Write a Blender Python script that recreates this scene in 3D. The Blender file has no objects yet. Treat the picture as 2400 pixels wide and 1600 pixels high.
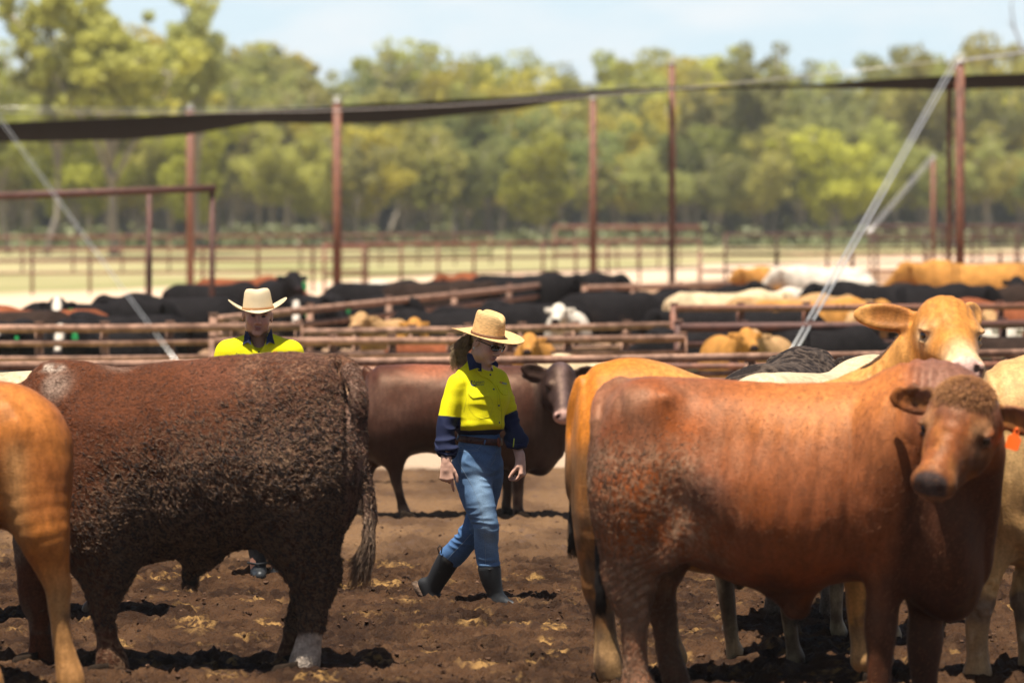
import bpy, bmesh, math, random
import numpy as np
from mathutils import Vector, Matrix
from mathutils.bvhtree import BVHTree
rng = np.random.default_rng(7); random.seed(7)
SC = bpy.context.scene
COL = SC.collection
# ---------------------------------------------------------------- camera, light, exposure
CAMH, HOR, FPX = 2.22, 515.0, 9000.0
cam_d = bpy.data.cameras.new("camera"); cam = bpy.data.objects.new("camera", cam_d); COL.objects.link(cam)
cam.location = (0, 0, CAMH); cam.rotation_euler = (math.radians(90), 0, 0)
cam_d.sensor_width = 36; cam_d.lens = 135; cam_d.shift_y = -(800 - HOR) / 2400
cam_d.clip_start = 0.5; cam_d.clip_end = 6000
cam_d.dof.use_dof = True; cam_d.dof.focus_distance = 21.9; cam_d.dof.aperture_fstop = 2.4
SC.camera = cam
sun_dir = Vector((-0.13, -0.21, 1.0)).normalized()
EL = math.asin(sun_dir.z); AZ = math.atan2(sun_dir.x, sun_dir.y)
sl = bpy.data.lights.new("sun", 'SUN'); sl.energy = 5.0; sl.angle = math.radians(0.5); sl.color = (1.0, 0.95, 0.87)
so = bpy.data.objects.new("sun", sl); COL.objects.link(so); so.location = (0, 0, 60)
so.rotation_euler = sun_dir.to_track_quat('Z', 'Y').to_euler()
w = bpy.data.worlds.new("World"); SC.world = w; w.use_nodes = True
nt = w.node_tree; nt.nodes.clear()
def _n(nt, t, **k):
    n = nt.nodes.new(t)
    for a, b in k.items(): setattr(n, a, b)
    return n
o = _n(nt, 'ShaderNodeOutputWorld'); bg = _n(nt, 'ShaderNodeBackground'); bg.inputs[1].default_value = 0.05
sky = _n(nt, 'ShaderNodeTexSky', sky_type='NISHITA', sun_disc=False); sky.sun_elevation = EL; sky.sun_rotation = AZ
sky.dust_density = 1.0; sky.air_density = 0.7; sky.ozone_density = 1.0
tc = _n(nt, 'ShaderNodeTexCoord'); mp = _n(nt, 'ShaderNodeMapping'); mp.inputs['Scale'].default_value = (9, 9, 30)
nz = _n(nt, 'ShaderNodeTexNoise'); nz.inputs['Scale'].default_value = 1.6; nz.inputs['Detail'].default_value = 6
rp = _n(nt, 'ShaderNodeValToRGB'); rp.color_ramp.elements[0].position = 0.46; rp.color_ramp.elements[1].position = 0.64
mx = _n(nt, 'ShaderNodeMix', data_type='RGBA'); mx.inputs['B'].default_value = (10.2, 10.4, 10.6, 1)
haz = _n(nt, 'ShaderNodeMix', data_type='RGBA')
sp = _n(nt, 'ShaderNodeSeparateXYZ'); el = _n(nt, 'ShaderNodeMapRange'); el.inputs['From Min'].default_value = .07; el.inputs['From Max'].default_value = .13; el.inputs['To Min'].default_value = 1.0; el.inputs['To Max'].default_value = 0
nt.links.new(sp.outputs[2], el.inputs[0]); nt.links.new(el.outputs[0], haz.inputs['Factor']); haz.inputs['B'].default_value = (7.6, 9.4, 10.4, 1)
L = nt.links.new
L(tc.outputs['Generated'], mp.inputs[0]); L(tc.outputs['Generated'], sp.inputs[0]); L(mp.outputs[0], nz.inputs['Vector']); L(nz.outputs[0], rp.inputs[0])
sm = _n(nt, 'ShaderNodeMath', operation='MULTIPLY'); sm.inputs[1].default_value = 0.75; L(rp.outputs[0], sm.inputs[0]); lo = _n(nt, 'ShaderNodeMapRange'); lo.inputs['From Min'].default_value = .05; lo.inputs['From Max'].default_value = .2; lo.inputs['To Min'].default_value = .75; lo.inputs['To Max'].default_value = .08; L(sp.outputs[2], lo.inputs[0]); L(lo.outputs[0], sm.inputs[1])
L(sky.outputs[0], haz.inputs['A']); L(haz.outputs['Result'], mx.inputs['A']); L(sm.outputs[0], mx.inputs['Factor']); L(mx.outputs['Result'], bg.inputs[0]); L(bg.outputs[0], o.inputs[0])
SC.view_settings.view_transform = 'Standard'; SC.view_settings.look = 'None'; SC.view_settings.gamma = 1
SC.view_settings.exposure = 0.95
SC.cycles.max_bounces = 6; SC.cycles.diffuse_bounces = 1; SC.cycles.transparent_max_bounces = 4
SC.cycles.use_denoising = True

# ---------------------------------------------------------------- helpers
def W(px, py, d):                      # a photo pixel (2400x1600) at distance d -> world point
    return np.array([(px - 1200) * d / FPX, d, CAMH - (py - HOR) * d / FPX])
def gy(d): return HOR + FPX * CAMH / d
def tag(o, label=None, cat=None, group=None, kind=None):
    if label: o['label'] = label
    if cat: o['category'] = cat
    if group: o['group'] = group
    if kind: o['kind'] = kind
    return o
def empty(name, loc):
    o = bpy.data.objects.new(name, None); COL.objects.link(o); o.location = tuple(float(v) for v in loc); o.empty_display_size = 0.2
    return o
def wloc(o):
    v = np.array(o.location, float)
    while o.parent is not None: o = o.parent; v = v + np.array(o.location)
    return v
def mk(name, V, F, mat, parent=None, origin=None, smooth=True, attrs=None):
    """V world coords; origin = world location of the object (local = V-origin-parent)"""
    V = np.asarray(V, dtype=np.float64).reshape(-1, 3)
    og = np.array(origin if origin is not None else (0, 0, 0), dtype=np.float64)
    if parent is not None: og = wloc(parent)
    me = bpy.data.meshes.new(name)
    V = V - og
    if isinstance(F, np.ndarray) and F.ndim == 2:
        nv, nf, k = len(V), len(F), F.shape[1]
        me.vertices.add(nv); me.vertices.foreach_set("co", V.astype(np.float32).ravel())
        me.loops.add(nf * k); me.loops.foreach_set("vertex_index", F.astype(np.int32).ravel())
        me.polygons.add(nf); me.polygons.foreach_set("loop_start", (np.arange(nf) * k).astype(np.int32))
        me.update(calc_edges=True)
    else:
        me.from_pydata([tuple(v) for v in V], [], [tuple(int(i) for i in f) for f in F]); me.update()
    me.polygons.foreach_set("use_smooth", np.full(len(me.polygons), smooth))
    if attrs:
        for an, data in attrs.items():
            data = np.asarray(data, dtype=np.float32)
            if data.ndim == 2:
                a = me.attributes.new(an, 'FLOAT_COLOR', 'POINT')
                a.data.foreach_set("color", np.concatenate([data, np.ones((len(data), 1), np.float32)], 1).ravel())
            else:
                a = me.attributes.new(an, 'FLOAT', 'POINT'); a.data.foreach_set("value", data)
    if mat: me.materials.append(mat)
    o = bpy.data.objects.new(name, me); COL.objects.link(o)
    if parent is not None: o.parent = parent
    else: o.location = tuple(og)
    return o
def bvh_of(o):
    me = o.data; M = Vector(wloc(o))
    return BVHTree.FromPolygons([M + v.co for v in me.vertices], [tuple(p.vertices) for p in me.polygons])
def hit(bvh, px, py):
    p = Vector(W(px, py, 10.0)); c = Vector((0, 0, CAMH)); dr = (p - c).normalized()
    loc, nor, i, dist = bvh.ray_cast(c, dr)
    return loc, nor

# ---- numpy value noise
def _hash(x, y, z, s):
    h = (x * np.int64(374761393) + y * np.int64(668265263) + z * np.int64(2147483647) + np.int64(s) * np.int64(974634777)) & np.int64(0xffffffff)
    h = ((h ^ (h >> 13)) * np.int64(1274126177)) & np.int64(0xffffffff)
    h = ((h ^ (h >> 15)) * np.int64(2246822519)) & np.int64(0xffffffff)
    return ((h ^ (h >> 16)) & np.int64(0xffff)).astype(np.float32) / 65535.0
def vn(P, f=1.0, s=0):
    q = np.asarray(P, dtype=np.float64) * f + s * 3.17
    i = np.floor(q).astype(np.int64); r = (q - i).astype(np.float32); u = r * r * (3 - 2 * r)
    out = 0
    for a in (0, 1):
        for b in (0, 1):
            for c in (0, 1):
                wt = (u[:, 0] if a else 1 - u[:, 0]) * (u[:, 1] if b else 1 - u[:, 1]) * (u[:, 2] if c else 1 - u[:, 2])
                out = out + wt * _hash(i[:, 0] + a, i[:, 1] + b, i[:, 2] + c, s)
    return out * 2 - 1
def fbm(P, f=1.0, n=3, s=0, g=0.5):
    o = 0; a = 1; t = 0
    for k in range(n): o = o + a * vn(P, f * 2.03 ** k, s + 11 * k); t += a; a *= g
    return o / t
def sstep(a, b, x):
    t = np.clip((x - a) / (b - a), 0, 1); return t * t * (3 - 2 * t)
def mixc(a, b, t): return np.asarray(a) * (1 - t[:, None]) + np.asarray(b) * t[:, None]

# ---- signed distance field toolkit
def smin(a, b, k):
    if k <= 0: return np.minimum(a, b)
    h = np.maximum(k - np.abs(a - b), 0) / k
    return np.minimum(a, b) - h * h * k * 0.25
class Field:
    def __init__(s): s.ops = []
    def add(s, fn, lo, hi, k=0.05, mode='u'): s.ops.append((fn, np.array(lo, float), np.array(hi, float), k, mode)); return s
    def chain(s, pts, rad, k=0.03, sc=(1, 1, 1), kk=0.0, mode='u'):
        pts = [np.array(p, float) for p in pts]; sc = np.array(sc, float); rad = [float(r) for r in rad]
        if len(pts) > 2:
            q = [2 * pts[0] - pts[1]] + pts + [2 * pts[-1] - pts[-2]]; rr_ = [rad[0]] + rad + [rad[-1]]; np_, nr_ = [], []
            for i in range(1, len(q) - 2):
                for t in (0, 1 / 3, 2 / 3):
                    cr = lambda a, b, c, e: .5 * (2 * b + (c - a) * t + (2 * a - 5 * b + 4 * c - e) * t * t + (3 * b - a - 3 * c + e) * t ** 3)
                    np_.append(cr(q[i - 1], q[i], q[i + 1], q[i + 2])); nr_.append(max(.002, cr(rr_[i - 1], rr_[i], rr_[i + 1], rr_[i + 2])))
            pts = np_ + [pts[-1]]; rad = nr_ + [rad[-1]]
        A = [p / sc for p in pts]
        def fn(P):
            Q = P / sc; d = None
            if len(A) == 1: return (np.linalg.norm(Q - A[0], axis=1) - rad[0]) * sc.min()
            for i in range(len(A) - 1):
                ab = A[i + 1] - A[i]; L2 = max(ab @ ab, 1e-9)
                t = np.clip(((Q - A[i]) @ ab) / L2, 0, 1)
                e = np.linalg.norm(Q - A[i] - t[:, None] * ab, axis=1) - (rad[i] + (rad[i + 1] - rad[i]) * t)
                d = e if d is None else np.minimum(d, e)
            return d * sc.min()
        m = max(rad) * sc.max(); X = np.array(pts)
        return s.add(fn, X.min(0) - m, X.max(0) + m, k, mode)
    def ell(s, c, r, R=None, k=0.03, mode='u'):
        c = np.array(c, float); r = np.array(r, float); R_ = None if R is None else np.array(R, float)
        def fn(P):
            Q = P - c
            if R_ is not None: Q = Q @ R_
            k0 = np.linalg.norm(Q / r, axis=1); k1 = np.linalg.norm(Q / (r * r), axis=1) + 1e-9
            return k0 * (k0 - 1) / k1
        m = r.max() if R is not None else r
        return s.add(fn, c - m, c + m, k, mode)
    def loft(s, st, axis=0, other=(1, 2), k=0.05, p=2.3, shear=None, ctr=None, rot=0.0, egg=0.0, mode='u'):
        """st rows: u, c1, h1, c2, h2 (centre and half size along the two other axes)"""
        st = np.array(st, float); u = st[:, 0]
        uu = np.linspace(u[0], u[-1], 200)
        T = []
        for j in range(1, 5):
            y = st[:, j]; m = np.gradient(y, u); n = len(u)
            idx = np.clip(np.searchsorted(u, uu) - 1, 0, n - 2); hh = u[idx + 1] - u[idx]; t = (uu - u[idx]) / hh
            T.append((2 * t**3 - 3 * t**2 + 1) * y[idx] + (t**3 - 2 * t**2 + t) * hh * m[idx] + (-2 * t**3 + 3 * t**2) * y[idx + 1] + (t**3 - t**2) * hh * m[idx + 1])
        cr, sr = math.cos(rot), math.sin(rot)
        def fn(P):
            x = P[:, axis]; a = P[:, other[0]]; b = P[:, other[1]]
            if shear is not None: a = a - shear[0] - shear[1] * (x - shear[2])
            xc = np.clip(x, u[0], u[-1])
            c1 = np.interp(xc, uu, T[0]); h1 = np.maximum(np.interp(xc, uu, T[1]), .004); c2 = np.interp(xc, uu, T[2]); h2 = np.maximum(np.interp(xc, uu, T[3]), .004)
            a = a - c1; b = b - c2
            if rot: a, b = a * cr + b * sr, -a * sr + b * cr
            if egg: h1 = h1 * (1 - egg * np.clip(b / h2, -1.2, 1.2))
            r = (np.abs(a / h1) ** p + np.abs(b / h2) ** p) ** (1 / p)
            d = (r - 1) * np.minimum(h1, h2)
            dx = np.abs(x - xc)
            return np.where(dx > 0, np.sqrt(np.maximum(d, 0) ** 2 + dx ** 2), d)
        lo = np.zeros(3); hi = np.zeros(3); lo[axis], hi[axis] = u[0], u[-1]
        ext = np.maximum(st[:, 2], st[:, 4]) if rot else None
        sh = 0 if shear is None else np.abs(shear[1]) * (u[-1] - u[0])
        s1 = 0 if shear is None else shear[0]
        lo[other[0]] = s1 + (st[:, 1] - (ext if rot else st[:, 2])).min() - sh; hi[other[0]] = s1 + (st[:, 1] + (ext if rot else st[:, 2])).max() + sh
        lo[other[1]] = (st[:, 3] - (ext if rot else st[:, 4])).min(); hi[other[1]] = (st[:, 3] + (ext if rot else st[:, 4])).max()
        return s.add(fn, lo - .02, hi + .02, k, mode)
    def sub(s, other, R, t, sc=1.0):
        """merge another Field given in a local frame: world = R@local*sc + t"""
        R = np.array(R, float); t = np.array(t, float)
        for fn, lo, hi, k, mode in other.ops:
            C = np.array([[x, y, z] for x in (lo[0], hi[0]) for y in (lo[1], hi[1]) for z in (lo[2], hi[2])]) @ R.T * sc + t
            s.ops.append(((lambda P, fn=fn: fn(((P - t) @ R) / sc) * sc), C.min(0), C.max(0), k * sc, mode))
        return s
    def ev(s, P, cull=True, h=0.01):
        d = np.full(len(P), 1.0)
        for fn, lo, hi, k, mode in s.ops:
            if cull:
                m = k + 6 * h
                idx = np.nonzero(np.all((P > lo - m) & (P < hi + m), axis=1))[0]
                if len(idx) == 0: continue
                e = fn(P[idx]); c = d[idx]
            else: e = fn(P); c = d; idx = slice(None)
            if mode == 'u': r = smin(c, e, k)
            elif mode == 's': r = -smin(-c, e, k)
            elif mode == 'i': r = -smin(-c, -e, k)
            elif mode == 'd': r = c + e
            d[idx] = r
        return d
    def bounds(s):
        U = [o for o in s.ops if o[4] == 'u']
        return np.min([o[1] for o in U], 0), np.max([o[2] for o in U], 0)
    def mesh(s, h, lo=None, hi=None):
        b0, b1 = s.bounds(); lo = b0 - .04 if lo is None else np.array(lo, float); hi = b1 + .04 if hi is None else np.array(hi, float)
        c = 4; m = np.ceil((hi - lo) / (h * c)).astype(int); n = m * c + 1
        ax = [lo[i] + np.arange(m[i] + 1) * h * c for i in range(3)]
        G = np.stack(np.meshgrid(*ax, indexing='ij'), -1).reshape(-1, 3)
        Dc = np.concatenate([s.ev(g, False) for g in np.array_split(G, max(1, len(G) // 300000))]).reshape(m + 1)
        mn = np.full(m, 9.0)
        for a in (0, 1):
            for b in (0, 1):
                for e in (0, 1):
                    mn = np.minimum(mn, np.abs(Dc[a:m[0] + a, b:m[1] + b, e:m[2] + e]))
        act = mn < h * c * 1.35
        D = np.repeat(np.repeat(np.repeat(np.sign(Dc), c, 0), c, 1), c, 2)[:n[0], :n[1], :n[2]].astype(np.float32)
        mask = np.zeros(n, bool)
        I = np.argwhere(act)
        base = I * c
        off = np.stack(np.meshgrid(*[np.arange(c + 1)] * 3, indexing='ij'), -1).reshape(-1, 3)
        for o_ in off: q = base + o_; mask[q[:, 0], q[:, 1], q[:, 2]] = True
        J = np.argwhere(mask)
        vals = np.concatenate([s.ev(lo + j * h, True, h) for j in np.array_split(J, max(1, len(J) // 200000))])
        D[mask] = vals
        S = D < 0
        cnt = np.zeros(n - 1, np.int8)
        for o_ in [(a, b, e) for a in (0, 1) for b in (0, 1) for e in (0, 1)]:
            cnt += S[o_[0]:n[0] - 1 + o_[0], o_[1]:n[1] - 1 + o_[1], o_[2]:n[2] - 1 + o_[2]]
        cells = np.argwhere((cnt > 0) & (cnt < 8))
        vid = np.full(n - 1, -1, np.int32); vid[cells[:, 0], cells[:, 1], cells[:, 2]] = np.arange(len(cells))
        acc = np.zeros((len(cells), 3)); num = np.zeros(len(cells))
        cor = np.array([(a, b, e) for a in (0, 1) for b in (0, 1) for e in (0, 1)])
        cv = np.stack([D[cells[:, 0] + a, cells[:, 1] + b, cells[:, 2] + e] for a, b, e in cor], 1)
        for i in range(8):
            for j in range(i + 1, 8):
                if np.abs(cor[i] - cor[j]).sum() != 1: continue
                a, b = cv[:, i], cv[:, j]; x = (a < 0) != (b < 0)
                t = np.where(x, a / np.where(x, a - b, 1), 0)
                acc += np.where(x[:, None], cor[i] + (cor[j] - cor[i]) * t[:, None], 0); num += x
        V = lo + (cells + acc / np.maximum(num, 1)[:, None]) * h
        F = []
        for axn in range(3):
            o1, o2 = [(1, 2), (2, 0), (0, 1)][axn]
            sl0 = [slice(1, n[i] - 1) for i in range(3)]; sl0[axn] = slice(0, n[axn] - 1)
            sl1 = list(sl0); sl1[axn] = slice(1, n[axn])
            A_, B_ = S[tuple(sl0)], S[tuple(sl1)]
            E = np.argwhere(A_ != B_); inside = A_[E[:, 0], E[:, 1], E[:, 2]]
            st0 = np.array([1, 1, 1]); st0[axn] = 0; E = E + st0
            u1 = np.zeros(3, int); u1[o1] = 1; u2 = np.zeros(3, int); u2[o2] = 1
            g = lambda q: vid[q[:, 0], q[:, 1], q[:, 2]]
            Q = np.stack([g(E), g(E - u1), g(E - u1 - u2), g(E - u2)], 1)
            Q = np.where(inside[:, None], Q, Q[:, ::-1]); F.append(Q)
        F = np.concatenate(F); F = F[(F >= 0).all(1)]
        return V, F
def vnorm(V, F):
    a = V[F[:, 2]] - V[F[:, 0]]; b = V[F[:, 3]] - V[F[:, 1]]; fnm = np.cross(a, b)
    N = np.zeros_like(V)
    for j in range(4):
        for c in range(3): N[:, c] += np.bincount(F[:, j], fnm[:, c], len(V))
    return N / (np.linalg.norm(N, axis=1, keepdims=True) + 1e-12)
def relax(V, F, it=1, lam=0.5):
    for _ in range(it):
        S_ = np.zeros_like(V); n = np.zeros(len(V))
        for j in range(4):
            a, b = F[:, j], F[:, (j + 1) % 4]
            for c in range(3): S_[:, c] += np.bincount(a, V[b, c], len(V)) + np.bincount(b, V[a, c], len(V))
            n += np.bincount(a, None, len(V)) + np.bincount(b, None, len(V))
        V = V + lam * (S_ / np.maximum(n, 1)[:, None] - V)
    return V
def euler(rx=0, ry=0, rz=0): return np.array(Matrix.Rotation(rz, 3, 'Z') @ Matrix.Rotation(ry, 3, 'Y') @ Matrix.Rotation(rx, 3, 'X'))
def frame(x, zhint):                   # columns x,y,z
    x = np.array(x, float); x /= np.linalg.norm(x); z = np.array(zhint, float); z = z - (z @ x) * x; z /= np.linalg.norm(z)
    return np.stack([x, np.cross(z, x), z], 1)

# ---- plain geometry
def tube(pts, rads, seg=8, cap=True):
    pts = np.array(pts, float); n = len(pts); rads = np.broadcast_to(np.array(rads, float), (n,))
    V = []; up = None
    for i in range(n):
        t = pts[min(i + 1, n - 1)] - pts[max(i - 1, 0)]; t /= np.linalg.norm(t) + 1e-12
        if up is None: up = np.array([0, 0, 1.0]) if abs(t[2]) < .9 else np.array([1.0, 0, 0])
        up = up - (up @ t) * t; up /= np.linalg.norm(up) + 1e-12; sd = np.cross(t, up)
        a = np.arange(seg) * 2 * math.pi / seg
        V.append(pts[i] + rads[i] * (np.cos(a)[:, None] * up + np.sin(a)[:, None] * sd))
    V = np.concatenate(V); F = []
    for i in range(n - 1):
        for j in range(seg): k = (j + 1) % seg; F.append((i * seg + j, i * seg + k, (i + 1) * seg + k, (i + 1) * seg + j))
    if cap: F.append(tuple(range(seg))[::-1]); F.append(tuple((n - 1) * seg + j for j in range(seg)))
    return V, F
class MB:
    def __init__(s): s.V = []; s.F = []; s.n = 0
    def put(s, V, F):
        V = np.asarray(V, float); s.V.append(V); s.F += [tuple(i + s.n for i in f) for f in F]; s.n += len(V); return s
    def tube(s, pts, r, seg=8): return s.put(*tube(pts, r, seg))
    def box(s, c, h, R=None):
        c = np.array(c, float); h = np.array(h, float)
        C = np.array([(x, y, z) for x in (-1, 1) for y in (-1, 1) for z in (-1, 1)], float) * h
        if R is not None: C = C @ np.array(R).T
        return s.put(C + c, [(0, 1, 3, 2), (4, 6, 7, 5), (0, 4, 5, 1), (2, 3, 7, 6), (0, 2, 6, 4), (1, 5, 7, 3)])
    def ball(s, c, r, R=None, nu=14, nv=9):
        V = [(0, 0, 1)]; F = []
        for i in range(1, nv):
            for j in range(nu): a = math.pi * i / nv; b = 2 * math.pi * j / nu; V.append((math.sin(a) * math.cos(b), math.sin(a) * math.sin(b), math.cos(a)))
        V.append((0, 0, -1))
        for j in range(nu): F.append((0, 1 + j, 1 + (j + 1) % nu)); F.append((len(V) - 1, 1 + (nv - 2) * nu + (j + 1) % nu, 1 + (nv - 2) * nu + j))
        for i in range(nv - 2):
            for j in range(nu): a = 1 + i * nu + j; b = 1 + i * nu + (j + 1) % nu; F.append((a, a + nu, b + nu, b))
        V = np.array(V) * np.array(r if np.ndim(r) else (r, r, r), float)
        if R is not None: V = V @ np.array(R).T
        return s.put(V + np.array(c, float), F)
    def build(s, name, mat, parent=None, origin=None, smooth=True, attrs=None):
        return mk(name, np.concatenate(s.V), s.F, mat, parent, origin, smooth, attrs)
def strands(paths, r0, seg=3):
    m = MB()
    for p in paths:
        n = len(p); m.tube(p, np.linspace(1, .25, n) * r0, seg)
    return m

# ---- materials
MATS = {}
def mat(name, col=(.5, .5, .5), rough=.7, attr=None, var=0.0, vscale=20, bump=0.0, bscale=60, metal=0, spec=.4, sheen=0, bdist=0.01, stretch=None, extra=None, col2=None, c2scale=5, c2pos=(.45, .6), detail=4, obj=False, streak=0):
    if name in MATS: return MATS[name]
    m = bpy.data.materials.new(name); m.use_nodes = True; nt = m.node_tree; nt.nodes.clear(); L = nt.links.new
    out = _n(nt, 'ShaderNodeOutputMaterial'); b = _n(nt, 'ShaderNodeBsdfPrincipled'); L(b.outputs[0], out.inputs[0])
    b.inputs['Roughness'].default_value = rough; b.inputs['Metallic'].default_value = metal; b.inputs['Specular IOR Level'].default_value = spec
    if sheen: b.inputs['Sheen Weight'].default_value = sheen; b.inputs['Sheen Roughness'].default_value = .4
    tc = _n(nt, 'ShaderNodeTexCoord'); vec = tc.outputs['Object']
    if stretch:
        mp = _n(nt, 'ShaderNodeMapping'); mp.inputs['Scale'].default_value = stretch; L(vec, mp.inputs[0]); vec = mp.outputs[0]
    if attr:
        a = _n(nt, 'ShaderNodeAttribute', attribute_name=attr); c = a.outputs['Color']
    else:
        r = _n(nt, 'ShaderNodeRGB'); r.outputs[0].default_value = (*col, 1); c = r.outputs[0]
    if col2:
        n2 = _n(nt, 'ShaderNodeTexNoise'); n2.inputs['Scale'].default_value = c2scale; n2.inputs['Detail'].default_value = 5; L(vec, n2.inputs['Vector'])
        rr = _n(nt, 'ShaderNodeMapRange'); rr.inputs['From Min'].default_value = c2pos[0]; rr.inputs['From Max'].default_value = c2pos[1]; L(n2.outputs[0], rr.inputs[0])
        mxx = _n(nt, 'ShaderNodeMix', data_type='RGBA'); L(rr.outputs[0], mxx.inputs['Factor']); L(c, mxx.inputs['A']); mxx.inputs['B'].default_value = (*col2, 1); c = mxx.outputs['Result']
    if var:
        n = _n(nt, 'ShaderNodeTexNoise'); n.inputs['Scale'].default_value = vscale; n.inputs['Detail'].default_value = detail; L(vec, n.inputs['Vector'])
        r = _n(nt, 'ShaderNodeMapRange'); r.inputs['From Min'].default_value = .3; r.inputs['From Max'].default_value = .7; r.inputs['To Min'].default_value = 1 - var; r.inputs['To Max'].default_value = 1 + var; L(n.outputs[0], r.inputs[0])
        v = _n(nt, 'ShaderNodeVectorMath', operation='SCALE'); L(c, v.inputs[0]); L(r.outputs[0], v.inputs['Scale']); c = v.outputs[0]
    if streak:
        for sc_, st_, am in ((34, (1, 1, .28), streak), (7, (1, 1, .8), streak * .6)):
            mp2 = _n(nt, 'ShaderNodeMapping'); mp2.inputs['Scale'].default_value = st_; mp2.inputs['Rotation'].default_value = (0, .35, 0); L(tc.outputs['Object'], mp2.inputs[0])
            n = _n(nt, 'ShaderNodeTexNoise'); n.inputs['Scale'].default_value = sc_; n.inputs['Detail'].default_value = 6; L(mp2.outputs[0], n.inputs['Vector'])
            r = _n(nt, 'ShaderNodeMapRange'); r.inputs['From Min'].default_value = .32; r.inputs['From Max'].default_value = .68; r.inputs['To Min'].default_value = 1 - am; r.inputs['To Max'].default_value = 1 + am; L(n.outputs[0], r.inputs[0])
            v = _n(nt, 'ShaderNodeVectorMath', operation='SCALE'); L(c, v.inputs[0]); L(r.outputs[0], v.inputs['Scale']); c = v.outputs[0]
    if obj:
        oi = _n(nt, 'ShaderNodeObjectInfo'); hs = _n(nt, 'ShaderNodeHueSaturation'); L(c, hs.inputs['Color'])
        r1 = _n(nt, 'ShaderNodeMapRange'); r1.inputs['To Min'].default_value = .48 ; r1.inputs['To Max'].default_value = .515; L(oi.outputs['Random'], r1.inputs[0]); L(r1.outputs[0], hs.inputs['Hue'])
        mm = _n(nt, 'ShaderNodeMath', operation='MULTIPLY'); mm.inputs[1].default_value = 7.31; L(oi.outputs['Random'], mm.inputs[0]); fr = _n(nt, 'ShaderNodeMath', operation='FRACT'); L(mm.outputs[0], fr.inputs[0])
        r2 = _n(nt, 'ShaderNodeMapRange'); r2.inputs['To Min'].default_value = .65; r2.inputs['To Max'].default_value = 1.35; L(fr.outputs[0], r2.inputs[0]); L(r2.outputs[0], hs.inputs['Value']); c = hs.outputs[0]
    L(c, b.inputs['Base Color'])
    if bump:
        n = _n(nt, 'ShaderNodeTexNoise'); n.inputs['Scale'].default_value = bscale; n.inputs['Detail'].default_value = 5; L(vec, n.inputs['Vector'])
        bp = _n(nt, 'ShaderNodeBump'); bp.inputs['Strength'].default_value = bump; bp.inputs['Distance'].default_value = bdist; L(n.outputs[0], bp.inputs['Height']); L(bp.outputs[0], b.inputs['Normal'])
    if extra: extra(nt, b, L)
    MATS[name] = m; return m
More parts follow.
